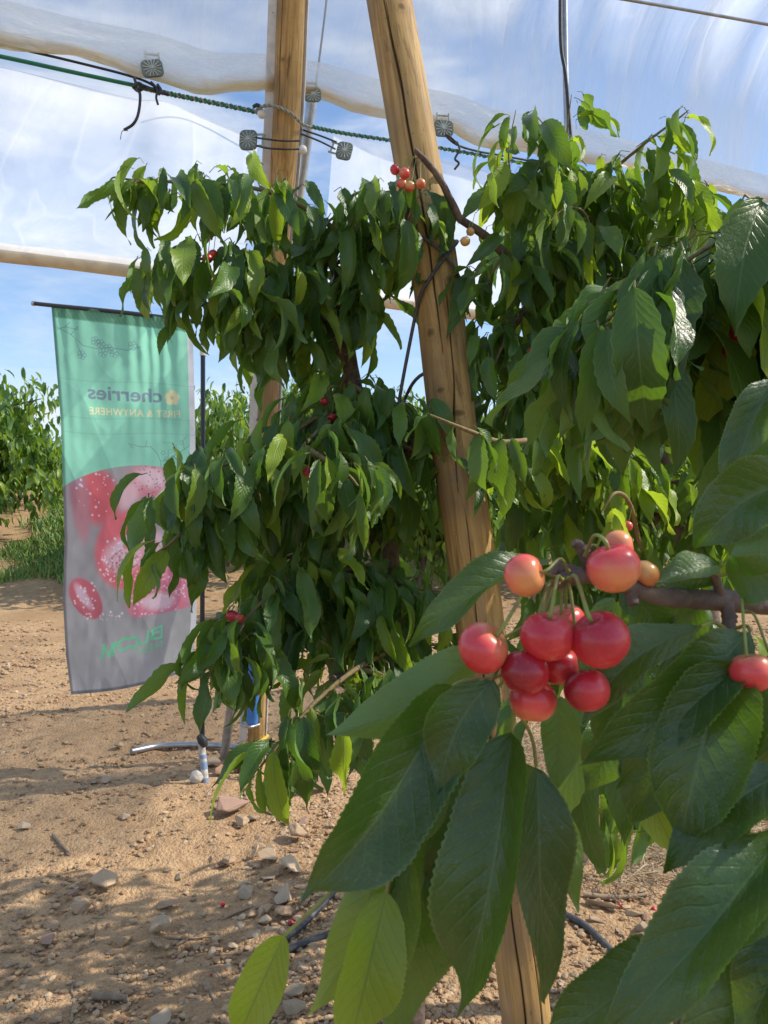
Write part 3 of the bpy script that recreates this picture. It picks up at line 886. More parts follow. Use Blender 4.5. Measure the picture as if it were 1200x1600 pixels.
# ------------------------------------------------------------------ timber posts
def timber(name, path_px, rad, parent, seed, cracks=(), knots=()):
    pts = smooth_path([P(*q) for q in path_px], 60)
    nseg = 260
    rr = np.interp(np.linspace(0, 1, len(pts)), np.linspace(0, 1, len(rad)), rad)
    V = []; at = []; up = None; run = 0.0
    npt = len(pts)
    for i, p in enumerate(pts):
        t = (pts[min(i + 1, npt - 1)] - pts[max(i - 1, 0)]).normalized()
        # angle 0 faces the camera side (-Y)
        f = Vector((0, -1, 0)); f = (f - t * f.dot(t)).normalized(); s = t.cross(f)
        if i: run += (p - pts[i - 1]).length
        AN = np.arange(nseg) * 2 * math.pi / nseg; AD = np.where(AN < math.pi, AN, AN - 2 * math.pi)
        R_ = rr[i] * (1 + 0.03 * vnoise(np.cos(AN) * 1.2 + seed, run * 2.2 + np.sin(AN), seed) + 0.012 * vnoise(np.cos(AN) * 5, run * 3 + np.sin(AN) * 5, seed + 2))
        CR = np.zeros(nseg); KN = np.zeros(nseg); fq = i / npt
        for (v0, v1, a0, a1, wob, wd) in cracks:
            if v0 < fq < v1:
                q = (fq - v0) / (v1 - v0)
                ac = a0 + (a1 - a0) * q + wob * 0.55 * float(fbm(run * 2.4, 3.3, seed + 5, 4))
                ww = wd * math.sin(math.pi * min(max(q, 0.02), 0.98)) ** 0.5 * (0.75 + 0.5 * float(vnoise(run * 8, 1, seed)))
                CR = np.maximum(CR, np.exp(-((AD - ac) / ww) ** 2))
        for (kv, ka, ks) in knots:
            DD = np.hypot((fq - kv) * run_total(path_px) / ks, (AD - ka) * rr[i] / ks)
            kk = np.where(DD < 0.42, 0.9, 0.62 * (0.5 + 0.5 * np.cos(DD * 13))) * np.maximum(0, 1.5 - DD) / 1.5
            KN = np.maximum(KN, np.where(DD < 1.6, kk, 0))
        R_ = R_ * (1 - 0.12 * CR + 0.02 * KN)
        pv, fv, sv = np.array(p[:]), np.array(f[:]), np.array(s[:])
        V.append(pv + (np.cos(AN)[:, None] * fv + np.sin(AN)[:, None] * sv) * R_[:, None]); at.append(np.stack([np.minimum(1, CR * 1.1), np.minimum(1, KN)], -1))
    V = np.concatenate(V); at = np.concatenate(at)
    ii = np.arange(npt * nseg).reshape(npt, nseg); jj = np.roll(ii, -1, axis=1)
    fs = np.stack([ii[:-1], jj[:-1], jj[1:], ii[1:]], -1).reshape(-1, 4)
    mb = MB(); mb.add(V, fs, None, at)
    # orient the object so that its local Z follows the timber (the grain runs along it)
    ax = (pts[-1] - pts[0]).normalized()
    if ax.z < 0: ax = -ax
    q = Vector((0, 0, 1)).rotation_difference(ax)
    M = Matrix.Translation(pts[0]) @ q.to_matrix().to_4x4()
    Mi = np.array(M.inverted())
    mb.v = [np.c_[v, np.ones(len(v))] @ Mi.T[:, :3] for v in mb.v]
    o = new_obj(name, mb.mesh(name), M_wood, parent); o.matrix_world = M
    return o
_rt = {}
def run_total(pp):
    k = tuple(pp)
    if k not in _rt: _rt[k] = sum((P(*pp[i]) - P(*pp[i + 1])).length for i in range(len(pp) - 1))
    return _rt[k]

lean_path = [(590, -110, 1.83), (608, 0, 1.80), (642, 200, 1.77), (676, 400, 1.75), (700, 600, 1.73), (714, 720, 1.72), (740, 900, 1.71), (806, 1450, 1.70), (835, 1700, 1.69), (852, 1840, 1.685)]
LP = timber('leaning_post', lean_path, [0.054, 0.055, 0.0555, 0.056, 0.057, 0.056], None, 3,
       cracks=[(0.12, 0.42, 0.35, 0.25, 0.5, 0.055), (0.36, 0.60, -0.25, 0.25, 0.5, 0.045), (0.02, 0.22, 0.5, 0.3, 0.3, 0.03), (0.62, 0.98, 0.1, 0.5, 0.6, 0.04), (0.7, 0.95, -0.5, -0.3, .5, .03)],
       knots=[(0.262, 0.25, 0.022), (0.455, 0.45, 0.02), (0.135, -0.4, 0.018), (0.36, -0.5, 0.02), (0.49, -0.2, .03), (0.53, .3, .025), (.40, 0.6, .02)])
tag(LP, 'thick round timber post leaning to the upper left between the two trees', 'wooden post')

UPost = empty('support_post', 'upright timber post behind the left tree with white edge strips and blue sleeve', 'wooden post')
up_path = [(459, -80, 3.12), (455, 0, 3.18), (445, 230, 3.37), (421, 560, 3.75), (399, 1190, 4.42), (397, 1225, 4.45)]
timber('timber', up_path, [0.0605, 0.0605, 0.0605, 0.056, 0.048, 0.048], UPost, 9, cracks=[(0.1, 0.4, 0.4, 0.5, 0.3, 0.03)], knots=[(0.08, -0.1, 0.025), (0.3, .3, .02)])
def strip(px_path, w, t, m, nm, ang=0.0):
    mb = MB(); pts = smooth_path([P(*q) for q in px_path], 8)
    V = []
    for i, p in enumerate(pts):
        tv = (pts[min(i + 1, len(pts) - 1)] - pts[max(i - 1, 0)]).normalized()
        x = Vector((math.cos(ang), math.sin(ang), 0)); x = (x - tv * x.dot(tv)).normalized(); y = tv.cross(x)
        for a, b in ((-.5, -.5), (.5, -.5), (.5, .5), (-.5, .5)): V.append(tuple(p + x * a * w + y * b * t))
    fs = []
    for i in range(len(pts) - 1):
        for k in range(4):
            a = i * 4 + k; b = i * 4 + (k + 1) % 4; fs.append((a, b, b + 4, a + 4))
    fs += [(3, 2, 1, 0), tuple(len(V) - 4 + k for k in range(4))]
    mb.add(V, fs); return new_obj(nm, mb.mesh(nm, False), m, UPost)
ls = strip([(431, -80, 3.12), (427, 0, 3.18), (418, 230, 3.37), (400, 560, 3.72), (379, 1165, 4.36), (378, 1185, 4.37)], 0.042, 0.006, M_strip, 'edge_strip', 0.12)
strip([(484, -80, 3.14), (480, 0, 3.2), (469, 230, 3.39), (441, 560, 3.77), (413, 1190, 4.44)], 0.016, 0.006, M_strip, 'edge_strip', -0.5)
for py, px in ((20, 426), (105, 421), (150, 418), (240, 411), (1130, 378), (1165, 377)):
    d = np.interp(py, [0, 230, 560, 1165], [3.19, 3.38, 3.71, 4.33])
    m = MB().tube([P(px, py, d - .004), P(px, py, d - .014)], 0.011 if py > 900 else 0.004, 8)
    new_obj('bolt', m.mesh('bolt'), M_steel, UPost)
tube_obj('blue_sleeve', [P(402, 850, 3.93), P(398, 980, 4.08), P(394, 1128, 4.26)], 0.034, M_blue, UPost, 16)
tube_obj('clamp_band', [P(376, 1132, 4.27), P(390, 1136, 4.22), P(405, 1132, 4.28)], 0.008, M_steel, UPost, 8)
tube_obj('strap', [P(379, 1162, 4.31), P(394, 1166, 4.27), P(408, 1158, 4.33), P(418, 1150, 4.4)], 0.012, M_yellow, UPost, 8)
tube_obj('stake', [P(376, 1165, 4.27), P(375, 1237, 4.27)], 0.017, M_rust, UPost, 8, smooth=False)
tube_obj('stake', [P(395, 1175, 4.2), P(390, 1210, 4.15), P(384, 1245, 4.1)], 0.016, M_rust, UPost, 8)

o = tube_obj('steel_pipe', [P(348, 1200, 4.52), P(420, 660, 4.2), P(490, 140, 3.75)], 0.027, M_steel, None, 16)
tag(o, 'slanted galvanised steel pipe standing behind the upright timber post', 'pipe')
o = tube_obj('ground_pipe', [G(205, 1174, .02), G(255, 1165, .025), G(330, 1164, .03), G(420, 1172, .03), G(520, 1182, .02)], 0.019, M_steel, None, 12)
tag(o, 'thin grey pipe lying on the ground behind the banner foot', 'pipe')
o = tube_obj('support_pipe', [P(881, -90, 3.0), P(884, 120, 3.0), P(890, 330, 3.0), P(905, 800, 3.0), P(915, 1378, 3.0)], 0.012, M_steel, None, 12)
tag(o, 'thin grey vertical pipe rising behind the right tree to the film roof', 'pipe')
o = tube_obj('hanging_cable', [P(876, -90, 2.98), P(876, 60, 2.98), P(884, 120, 2.98), P(893, 225, 2.97), P(900, 330, 2.97)], 0.0075, M_black, None, 8)
tag(o, 'black cable hanging along the thin vertical pipe at the top right', 'cable')
o = tube_obj('overhead_wire', [P(900, -14, 2.7), P(1075, 16, 2.7), P(1300, 56, 2.7)], 0.0055, M_steel, None, 8)
tag(o, 'taut grey steel wire crossing the top right corner under the film', 'wire')
o = tube_obj('hanging_wire', [P(516, -60, 3.4), P(508, 20, 3.4), P(490, 160, 3.52)], 0.005, M_cable, None, 8)
tag(o, 'thin dark wire dropping to the clip right of the upright post', 'wire')

# cable tied round the leaning post
def post_at(py):
    ys = [q[1] for q in lean_path]; return np.interp(py, ys, [q[0] for q in lean_path]), np.interp(py, ys, [q[2] for q in lean_path])
def around(py, ang, r=0.064):
    cx, cd = post_at(py); c = P(cx, py, cd)
    return c + Vector((math.sin(ang) * r, -math.cos(ang) * r, 0))
mb = MB()
mb.tube(smooth_path([around(350, -1.9), around(362, -1.2), around(380, -0.55), around(402, 0.1), around(425, 0.6), around(452, 1.15), around(480, 1.7), around(500, 2.6), around(520, 3.6)], 8), 0.0042, 8)
mb.tube(smooth_path([around(372, 1.9), around(384, 1.2), around(408, 0.5), around(440, -0.15), around(470, -0.75), around(500, -1.25), P(630, 590, 1.72), P(618, 660, 1.74), P(600, 760, 1.8)], 8), 0.0042, 8)
mb.tube(smooth_path([around(560, 2.2, .066), around(585, -1.9, .066), P(625, 640, 1.83), P(605, 672, 1.86), P(585, 700, 1.9)], 8), 0.0042, 8)
tag(new_obj('tie_cable', mb.mesh('tie_cable'), M_cable), 'dark cable crossed and tied around the middle of the leaning post', 'cable')

# ------------------------------------------------------------------ film roof, ropes, clips
hem_px = [(-260, 20, 2.72), (-100, 52, 2.85), (0, 74, 2.95), (120, 103, 3.04), (240, 124, 3.15), (330, 149, 3.25), (420, 151, 3.33), (500, 164, 3.42), (600, 190, 3.55), (690, 204, 3.68), (760, 226, 3.8), (850, 242, 3.95), (1000, 277, 4.25), (1180, 318, 4.65), (1330, 354, 5.05)]
hem = smooth_path([P(*q) for q in hem_px], 10)
CUN = Vector((0.366, -0.93, 0))     # from the hem towards the camera
def sheet(name, edge0, fn, nt_, m, parent=None):
    n = len(edge0); V = []; UV = []
    cum = 0
    for i, p in enumerate(edge0):
        if i: cum += (p - edge0[i - 1]).length
        for j in range(nt_ + 1):
            V.append(tuple(fn(p, i / (n - 1), cum, j / nt_))); UV.append((cum, j / nt_))
    k = nt_ + 1
    fs = [(i * k + j, (i + 1) * k + j, (i + 1) * k + j + 1, i * k + j + 1) for i in range(n - 1) for j in range(nt_)]
    mb = MB(); mb.add(V, fs, UV); return new_obj(name, mb.mesh(name), m, parent)
def fnA(p, a, cum, t):
    t = t * 0.5
    q = p + CUN * (0.03 + 4.2 * t ** 1.7) + Vector((0, 0, 0.02 + 0.75 * (1 - math.exp(-t * 9)) + 0.5 * t))
    w = 0.05 * float(fbm(cum * 3.2 + t * 2.0, t * 1.1, 31, 3)) + 0.02 * math.sin(cum * 17 + 5 * t) * min(1, t * 5)
    return q + Vector((0, 0, w * min(1, t * 6)))
roofA = empty('film_roof', 'large clear plastic film roof overhead with dirty hem hanging above the green rope', 'plastic film')
hem_dense = smooth_path(hem, 2)
sheet('film', hem_dense, fnA, 46, M_filmA, roofA)
def fnH(p, a, cum, t):
    fl = 0.012 * math.sin(cum * 9) + 0.05 * float(fbm(cum * 2.2, t * 2, 41, 4))
    bw = 0.035 * float(fbm(cum * 2.6, 0, 44, 4))
    return p + CUN * (0.02 + 0.05 * t + fl * (1 - t)) + Vector((0, 0, -0.01 + bw * (1 - t) + 0.155 * t)) + CUN * 0.012
sheet('hem', hem_dense, fnH, 10, M_hem, roofA)

rope_z = 0.0
def line_px(pts, n=40): return smooth_path([P(*q) for q in pts], n)
rollA = Vector((-2.39 - .93 * 1.2, 4.6 - .366 * 1.2, 3.13)); rdir = Vector((0.93, 0.366, -0.012))
def roll_pt(px):
    lo, hi = -3, 14
    for _ in range(40):
        mid = (lo + hi) / 2; q = rollA + rdir * mid
        if 600 + q.x / q.y * F < px: lo = mid
        else: hi = mid
    return rollA + rdir * lo
def lower_sheet(name, top_px, bpx0, bpx1, label, seed):
    top = smooth_path([P(*q) for q in top_px], 12)
    n = len(top)
    def fn(p, a, cum, t):
        b = roll_pt(bpx0 + (bpx1 - bpx0) * a)
        q = p.lerp(b, t)
        w = 0.07 * float(fbm(cum * 1.6 + t * 1.2, t * 1.4, seed, 4)) - 0.09 * math.sin(math.pi * t)
        pull = 0.03 * math.cos(a * 2 * math.pi * 2.5) * (1 - t) ** 3
        return q + Vector((0, 0, (w * min(1, (1 - t) * 5 + .05) + pull) * min(1, 0.06 + t * 5)))
    o = sheet(name, top, fn, 50, M_filmB)
    return tag(o, label, 'plastic film')
lower_sheet('plastic_sheet', [(-260, 62, 2.75), (-100, 84, 2.88), (0, 104, 2.98), (100, 128, 3.07), (205, 152, 3.17), (258, 158, 3.22), (320, 184, 3.29), (404, 213, 3.38)], -260, 372, 'hazy white film panel at the left between green rope and rolled tube', 51)
lower_sheet('plastic_sheet', [(522, 205, 3.5), (580, 222, 3.56), (640, 240, 3.64), (716, 256, 3.74), (800, 276, 3.87), (960, 310, 4.15), (1200, 356, 4.7), (1320, 380, 5.05)], 498, 1320, 'hazy white film panel right of the upright post behind the leaning post', 77)
roll_pts = [rollA + rdir * t for t in np.linspace(-1.0, 9.5, 60)]
roll_pts = [p + Vector((0, 0, 0.018 * float(fbm(i * 0.23, 1, 61, 3)))) for i, p in enumerate(roll_pts)]
mb = MB(); mb.tube(roll_pts, [0.058 + 0.008 * float(fbm(i * .3, 4, 62, 3)) for i in range(60)], 18, 0.03)
tag(new_obj('film_roll', mb.mesh('film_roll'), M_roll), 'cream rolled up plastic film tube hanging along the lower edge of the panels', 'film roll')

# green rope: plain part and a twisted two-strand part
def helix(path, r, turns, phase):
    out = []; n = len(path)
    for i, p in enumerate(path):
        t = (path[min(i + 1, n - 1)] - path[max(i - 1, 0)]).normalized(); x = t.cross(Vector((0, 0, 1))).normalized(); y = t.cross(x)
        an = phase + turns * 2 * math.pi * i / n; out.append(p + (x * math.cos(an) + y * math.sin(an)) * r)
    return out
rope = empty('green_rope', 'green plastic rope strung below the film hem, twisted before the upright post', 'rope')
tube_obj('rope_strand', [P(-120, 64, 2.85), P(0, 88, 2.96), P(110, 112, 3.06), P(222, 136, 3.16)], 0.0085, M_green, rope, 8)
tw = line_px([(218, 136, 3.16), (262, 146, 3.2), (330, 160, 3.25), (402, 175, 3.3)], 30)
new_obj('rope_strand', MB().tube(helix(tw, 0.006, 16, 0), 0.0065, 7).mesh('rope_strand'), M_green, rope)
new_obj('rope_strand', MB().tube(helix(tw, 0.007, 16, math.pi), 0.0048, 7).mesh('rope_strand'), M_greyrope, rope)
wrap = line_px([(400, 174, 3.27), (414, 165, 3.24), (436, 168, 3.245), (458, 180, 3.26), (472, 194, 3.30), (486, 199, 3.40)], 12)
new_obj('rope_strand', MB().tube(helix(wrap, 0.004, 7, 0), 0.0048, 7).mesh('rope_strand'), M_greyrope, rope)
new_obj('rope_strand', MB().tube(helix(wrap, 0.004, 7, math.pi), 0.004, 7).mesh('rope_strand'), M_greyrope, rope)
tw = line_px([(478, 196, 3.40), (530, 207, 3.46), (600, 218, 3.54), (690, 232, 3.66), (800, 252, 3.85), (1000, 290, 4.2)], 40)
new_obj('rope_strand', MB().tube(helix(tw, 0.005, 40, 0), 0.006, 7).mesh('rope_strand'), M_green, rope)
new_obj('rope_strand', MB().tube(helix(tw, 0.006, 40, math.pi), 0.0035, 6).mesh('rope_strand'), M_greyrope, rope)
o = tube_obj('black_wire', [P(-120, 46, 2.87), P(0, 70, 2.96), P(110, 95, 3.06), P(214, 122, 3.15), P(250, 140, 3.18)], 0.0055, M_black, None, 8)
tag(o, 'thin black wire running just above the green rope at the left', 'wire')
o = tube_obj('dark_wire', [P(690, 206, 3.66), P(712, 225, 3.68), P(745, 236, 3.74), P(800, 246, 3.84), P(1000, 284, 4.2)], 0.0055, M_black, None, 8)
tag(o, 'dark wire running above the green rope right of the leaning post', 'wire')

def clip(px, py, d, w, rotdeg, label, tabdir, cords, bead=None):
    e = empty('film_clip', label, 'clip', 'film clips on the hem and panels')
    c = P(px, py, d); s = w * d / F
    R = Matrix.Rotation(math.radians(rotdeg), 3, 'Y') @ Matrix.Rotation(math.radians(-12), 3, 'X')
    bm = bmesh.new(); bmesh.ops.create_cube(bm, size=1)
    bmesh.ops.scale(bm, vec=(s * 0.80, s * 0.12, s), verts=bm.verts)
    ed = [q for q in bm.edges if abs((q.verts[0].co - q.verts[1].co).normalized().y) > 0.9]
    bmesh.ops.bevel(bm, geom=ed, offset=s * 0.24, segments=5, affect='EDGES', profile=0.5)
    me = bpy.data.meshes.new('plate'); bm.to_mesh(me); bm.free()
    o = new_obj('plate', me, M_clip, e); o.matrix_world = Matrix.Translation(c) @ R.to_4x4()
    mb = MB()
    for k in range(14):
        an = 2 * math.pi * k / 14
        lim = min(0.38 * s / max(1e-4, abs(math.cos(an))), 0.47 * s / max(1e-4, abs(math.sin(an))), 0.44 * s)
        mb.tube([c + R @ Vector((math.cos(an) * .08 * s, -s * .075, math.sin(an) * .08 * s)), c + R @ Vector((math.cos(an) * lim, -s * .07, math.sin(an) * lim))], s * 0.03, 5)
    new_obj('rib', mb.mesh('ribs'), M_clipl, e)
    mb = MB().tube([c + R @ Vector((0, -s * .06, 0)), c + R @ Vector((0, -s * .14, 0))], s * 0.09, 12)
    new_obj('hub', mb.mesh('hub'), M_clipl, e)
    mb = MB(); td = R @ Vector((tabdir[0], 0, tabdir[1])); sd = R @ Vector((-tabdir[1], 0, tabdir[0]))
    for q in (-.3, .3):
        mb.tube([c + td * s * .38 + sd * s * q, c + td * s * .78 + sd * s * q], s * 0.05, 6)
    mb.tube([c + td * s * .66 + sd * s * -.32, c + td * s * .66 + sd * s * .32], s * 0.05, 6)
    new_obj('tab', mb.mesh('tab'), M_clipl, e)
clip(238, 107, 3.10, 33, 78, 'grey fan ribbed clip on the hem above the dangling black cord', (-1, 0.2), None)
clip(488, 148, 3.36, 27, 85, 'grey fan ribbed clip on the hem just right of the upright post', (-1, 0), None)
clip(388, 219, 3.33, 34, 0, 'grey fan ribbed clip at the corner of the left film panel', (1, 0), None)
clip(538, 236, 3.46, 30, 12, 'grey fan ribbed clip at the corner of the right film panel', (-1, .1), None)
clip(693, 201, 3.60, 31, 88, 'grey fan ribbed clip on the hem just right of the leaning post', (-1, 0), None)
mb = MB()
mb.tube(smooth_path([P(210, 122, 3.14), P(214, 136, 3.12), P(219, 150, 3.12), P(216, 178, 3.12), P(208, 194, 3.12), P(194, 203, 3.13)], 8), 0.0062, 8)
mb.tube(smooth_path([P(200, 204, 3.13), P(191, 205, 3.13), P(188, 218, 3.13)], 6), 0.0015, 5)
mb.tube(smooth_path([P(208, 134, 3.13), P(216, 130, 3.10), P(224, 136, 3.12), P(216, 142, 3.13), P(208, 136, 3.14)], 6), 0.007, 8)
tag(new_obj('loose_rope', mb.mesh('loose_rope'), M_black), 'black cord knotted on the green rope with frayed end dangling', 'cord')
mb = MB()
mb.tube(smooth_path([P(222, 134, 3.13), P(238, 140, 3.13), P(262, 147, 3.17)], 6), 0.009, 8)
mb.tube(smooth_path([P(236, 128, 3.12), P(246, 140, 3.12), P(244, 152, 3.12), P(247, 164, 3.13)], 6), 0.005, 8)
mb.tube(smooth_path([P(246, 132, 3.12), P(252, 142, 3.12), P(247, 148, 3.12)], 6), 0.006, 8)
tag(new_obj('loose_rope', mb.mesh('loose_rope'), M_black), 'short black cord looped under the leftmost clip on the rope', 'cord')
mb = MB()
mb.tube(smooth_path([P(680, 196, 3.62), P(682, 208, 3.6), P(700, 212, 3.6), P(712, 222, 3.62)], 6), 0.006, 8)
mb.tube(smooth_path([P(714, 222, 3.62), P(718, 234, 3.6), P(711, 248, 3.6), P(717, 255, 3.6), P(710, 265, 3.62)], 6), 0.0055, 8)
tag(new_obj('loose_rope', mb.mesh('loose_rope'), M_black), 'black cord hooked on the rope right of the leaning post', 'cord')
for pts, bead, lab in [
   ([[(400, 215, 3.33), (414, 217, 3.28), (440, 220, 3.26), (468, 220, 3.30)], [(400, 227, 3.33), (414, 231, 3.28), (440, 233, 3.26), (468, 233, 3.30)]], (473, 234, 3.31), 'double black elastic around the upright post holding the left panel clip'),
   ([[(470, 202, 3.36), (500, 212, 3.40), (526, 222, 3.44)], [(470, 209, 3.36), (500, 221, 3.40), (524, 233, 3.44)]], None, 'double black elastic from upright post to the right panel clip')]:
    e = empty('elastic_loop', lab, 'elastic cord')
    for q in pts: tube_obj('cord', [P(*a) for a in q], 0.0042, M_black, e, 7)
    if bead:
        c = P(*bead); m = MB().tube([c + Vector((0, 0, z)) for z in (-.019, -.016, -.008, 0, .008, .016, .019)], [0.004, .012, .018, .02, .018, .012, .004], 14)
        new_obj('bead', m.mesh('bead'), M_white, e)
c = P(409, 178, 3.27); m = MB().tube([c + Vector((0, 0, z)) for z in (-.019, -.016, -.008, 0, .008, .016, .019)], [0.004, .012, .018, .02, .018, .012, .004], 14)
b = new_obj('ball_bead', m.mesh('ball_bead'), M_white); tag(b, 'white ball bead on the green rope end left of the upright post', 'bead')
new_obj('knot', MB().tube(smooth_path([P(396, 167, 3.26), P(402, 164, 3.25), P(407, 168, 3.26), P(402, 171, 3.27)], 5), 0.008, 7).mesh('knot'), M_black, b)

# ------------------------------------------------------------------ banner
banner = empty('banner_flag', 'tall mint green and grey cherry banner hanging from a black pole on the path', 'banner')
def flag_pt(u, v):
    u = np.asarray(u, float); v = np.asarray(v, float)
    xl = np.interp(v, [0, .3, .6, .75, .9, 1], [80, 95, 101, 98, 103, 111]); yl = 475 + 610 * v
    xr = np.interp(v, [0, .3, .6, .85, .95, 1], [301, 305, 307, 307, 302, 293]); yr = 501 + 547 * v
    px = xl + (xr - xl) * u; py = yl + (yr - yl) * u + 8 * np.sin(np.pi * u) * v
    d = 4.42 - 0.24 * u
    ridge = lambda a, b, s: 1 - np.abs(2 * vnoise(a, b, s) ) * 1.6
    w = 0.028 * fbm(u * 3.0 + v * 1.5, v * 5.0, 71, 4)
    w = w + 0.010 * ridge(u * 1.5 + v * 2.5, v * 4 - u * 3, 73) + 0.005 * ridge(u * 4 - v * 5, v * 7 + u * 3, 74)
    w = w + 0.011 * np.sin(u * 55 + 3 * np.sin(u * 9)) * np.exp(-v * 6) + 0.014 * np.sin(u * 14 + v * 3) * np.exp(-v * 2)
    w = w - 0.09 * np.exp(-((u + 0.02) / 0.22) ** 2) * sstep(0.72, 1.0, v) + 0.04 * np.sin((u * 1.3 + v * .7) * 5) * sstep(.6, 1, v)
    d = d + w
    return np.stack([(px - 600) / F * d, d, CAMH + (800 - py) / F * d], -1)
nu, nv = 360, 980
U, Vv = np.meshgrid(np.linspace(0, 1, nu), np.linspace(0, 1, nv))
co_ = flag_pt(U, Vv)
px = 85 + 218 * U; py = 478 + 598 * Vv     # print coordinates (as seen from behind)
C = np.zeros((nv, nu, 3))
def lin(r, g, b): return np.array(srgb(r, g, b)[:3])
green = lin(132, 222, 188); C[:] = green
C *= (1 + 0.10 * fbm(U * 6, Vv * 14, 81, 3))[..., None]
def blend(mask, col):
    global C
    C = C * (1 - mask[..., None]) + np.asarray(col) * mask[..., None]
bound = 722 + 26 * ((px - 208) / 105.0) ** 2
low = sstep(-1, 1, py - bound)
gr = lin(146, 142, 144) * (1 - sstep(850, 1060, py))[..., None] + lin(178, 177, 176) * sstep(850, 1060, py)[..., None]
gr = gr * (1 + 0.5 * fbm(U * 4, Vv * 9, 83, 4))[..., None]
C = C * (1 - low[..., None]) + gr * low[..., None]
cut = low * (1 - sstep(963, 967, py))
def ell(cx, cy, rx, ry, rot=0, soft=0.08):
    c, s = math.cos(rot), math.sin(rot); dx, dy = px - cx, py - cy
    q = np.sqrt(((dx * c + dy * s) / rx) ** 2 + ((-dx * s + dy * c) / ry) ** 2)
    return 1 - sstep(1 - soft, 1 + soft, q), q
r2 = np.random.default_rng(5)
def bubbles(cx, cy, rx, ry, n, smin=.8, smax=2.2, white=True):
    for k in range(n):
        a = r2.uniform(0, 6.28); q = math.sqrt(r2.random()); bx, by = cx + math.cos(a) * q * rx, cy + math.sin(a) * q * ry; rr = r2.uniform(smin, smax)
        i0 = max(0, int((bx - 4 - 85) / 218 * (nu - 1))); i1 = int((bx + 4 - 85) / 218 * (nu - 1)) + 2
        j0 = max(0, int((by - 4 - 478) / 598 * (nv - 1))); j1 = int((by + 4 - 478) / 598 * (nv - 1)) + 2
        if i1 <= i0 or j1 <= j0: continue
        sl = (slice(j0, j1), slice(i0, i1))
        m = ((1 - sstep(rr * .7, rr * 1.25, np.hypot(px[sl] - bx, py[sl] - by))) * cut[sl] * (0.8 if white else .6))[..., None]
        C[sl] = C[sl] * (1 - m) + (lin(250, 225, 235) if white else lin(150, 50, 75)) * m
for (cx, cy, rx, ry, rot, col, soft) in [(140, 770, 36, 46, -.35, (232, 52, 72), .25), (112, 778, 16, 62, -.1, (190, 110, 125), .3), (238, 752, 46, 34, .3, (222, 120, 140), .3), (192, 770, 14, 26, .4, (228, 180, 190), .5),
        (188, 856, 52, 62, .1, (234, 70, 92), .12), (122, 930, 22, 36, -.6, (206, 44, 76), .08), (242, 936, 54, 48, 0, (236, 104, 138), .12), (300, 935, 18, 40, 0, (214, 120, 150), .15)]:
    m, q = ell(cx, cy, rx, ry, rot, soft)
    blend(m * cut * 0.92, lin(*col))
m, q = ell(232, 742, 26, 16, .2, .5); blend(m * cut * .75, lin(246, 222, 232))
m, q = ell(182, 866, 30, 26, .1, .35); blend(m * cut * .72, lin(240, 206, 220))
m, q = ell(228, 850, 22, 22, .1, .5); blend(m * cut * .6, lin(244, 205, 222))
m, q = ell(188, 845, 13, 8, -.3, .3); blend(m * cut * .8, lin(205, 206, 228))
m, q = ell(188, 849, 7, 6, -.2, .3); blend(m * cut * .9, lin(214, 110, 96))
m, q = ell(118, 926, 7, 22, -.6, .4); blend(m * cut * .75, lin(225, 200, 220))
m, q = ell(240, 945, 26, 14, .1, .4); blend(m * cut * .7, lin(250, 232, 242))
m, q = ell(108, 748, 9, 9, 0, .4); blend(m * cut * .6, lin(170, 130, 160))
bubbles(185, 870, 44, 40, 120); bubbles(182, 874, 26, 20, 60, .9, 2.4, False); bubbles(240, 935, 50, 42, 90); bubbles(122, 930, 20, 32, 30); bubbles(140, 765, 34, 38, 30); bubbles(236, 745, 38, 24, 60, .8, 2, False); bubbles(165, 960, 22, 8, 16); bubbles(300, 925, 12, 30, 20)
def seg(x0, y0, x1, y1, w, col, k=1.0, clipm=None):
    L2 = (x1 - x0) ** 2 + (y1 - y0) ** 2 + 1e-9
    t = np.clip(((px - x0) * (x1 - x0) + (py - y0) * (y1 - y0)) / L2, 0, 1)
    m = 1 - sstep(w * .55, w * 1.2, np.hypot(px - x0 - t * (x1 - x0), py - y0 - t * (y1 - y0)))
    if clipm is not None: m = m * clipm
    blend(m * k, lin(*col))
for a, b in (((262, 752), (230, 782)), ((230, 782), (206, 812)), ((206, 812), (194, 844))): seg(*a, *b, 2.2, (196, 208, 178), .9)
pc = (88, 140, 142)
def poly(pts, w=.9, k=.6):
    for a, b in zip(pts[:-1], pts[1:]): seg(*a, *b, w, pc, k)
poly([(90, 512), (112, 522), (130, 537), (150, 540)]); poly([(88, 517), (104, 511), (124, 513)]); poly([(112, 522), (124, 508)]); poly([(118, 530), (125, 548), (127, 556)]); poly([(104, 511), (112, 503)]); poly([(150, 540), (170, 536), (200, 538), (222, 530)])
poly([(194, 687), (214, 692), (230, 692), (240, 702), (246, 716), (262, 712), (285, 697), (300, 686)]); poly([(196, 690), (202, 694)]); poly([(222, 692), (224, 682)]); poly([(285, 697), (282, 684), (288, 676)]); poly([(246, 716), (246, 724)]); poly([(262, 712), (258, 704)]); poly([(270, 706), (266, 694), (272, 690)]); poly([(292, 702), (296, 720)])
def ring(cx, cy, r, w=.8):
    blend((1 - sstep(w * .5, w * 1.3, np.abs(np.hypot(px - cx, py - cy) - r))) * .55, lin(*pc))
for cx, cy in ((150, 528), (160, 546), (170, 538), (158, 532), (208, 530), (127, 552), (178, 545)):
    for k in range(5): ring(cx + 4.2 * math.cos(k * 1.256), cy + 4.2 * math.sin(k * 1.256), 2.9)
for cx, cy in ((250, 702), (262, 700), (256, 712), (270, 696), (280, 686)): ring(cx, cy, 3)
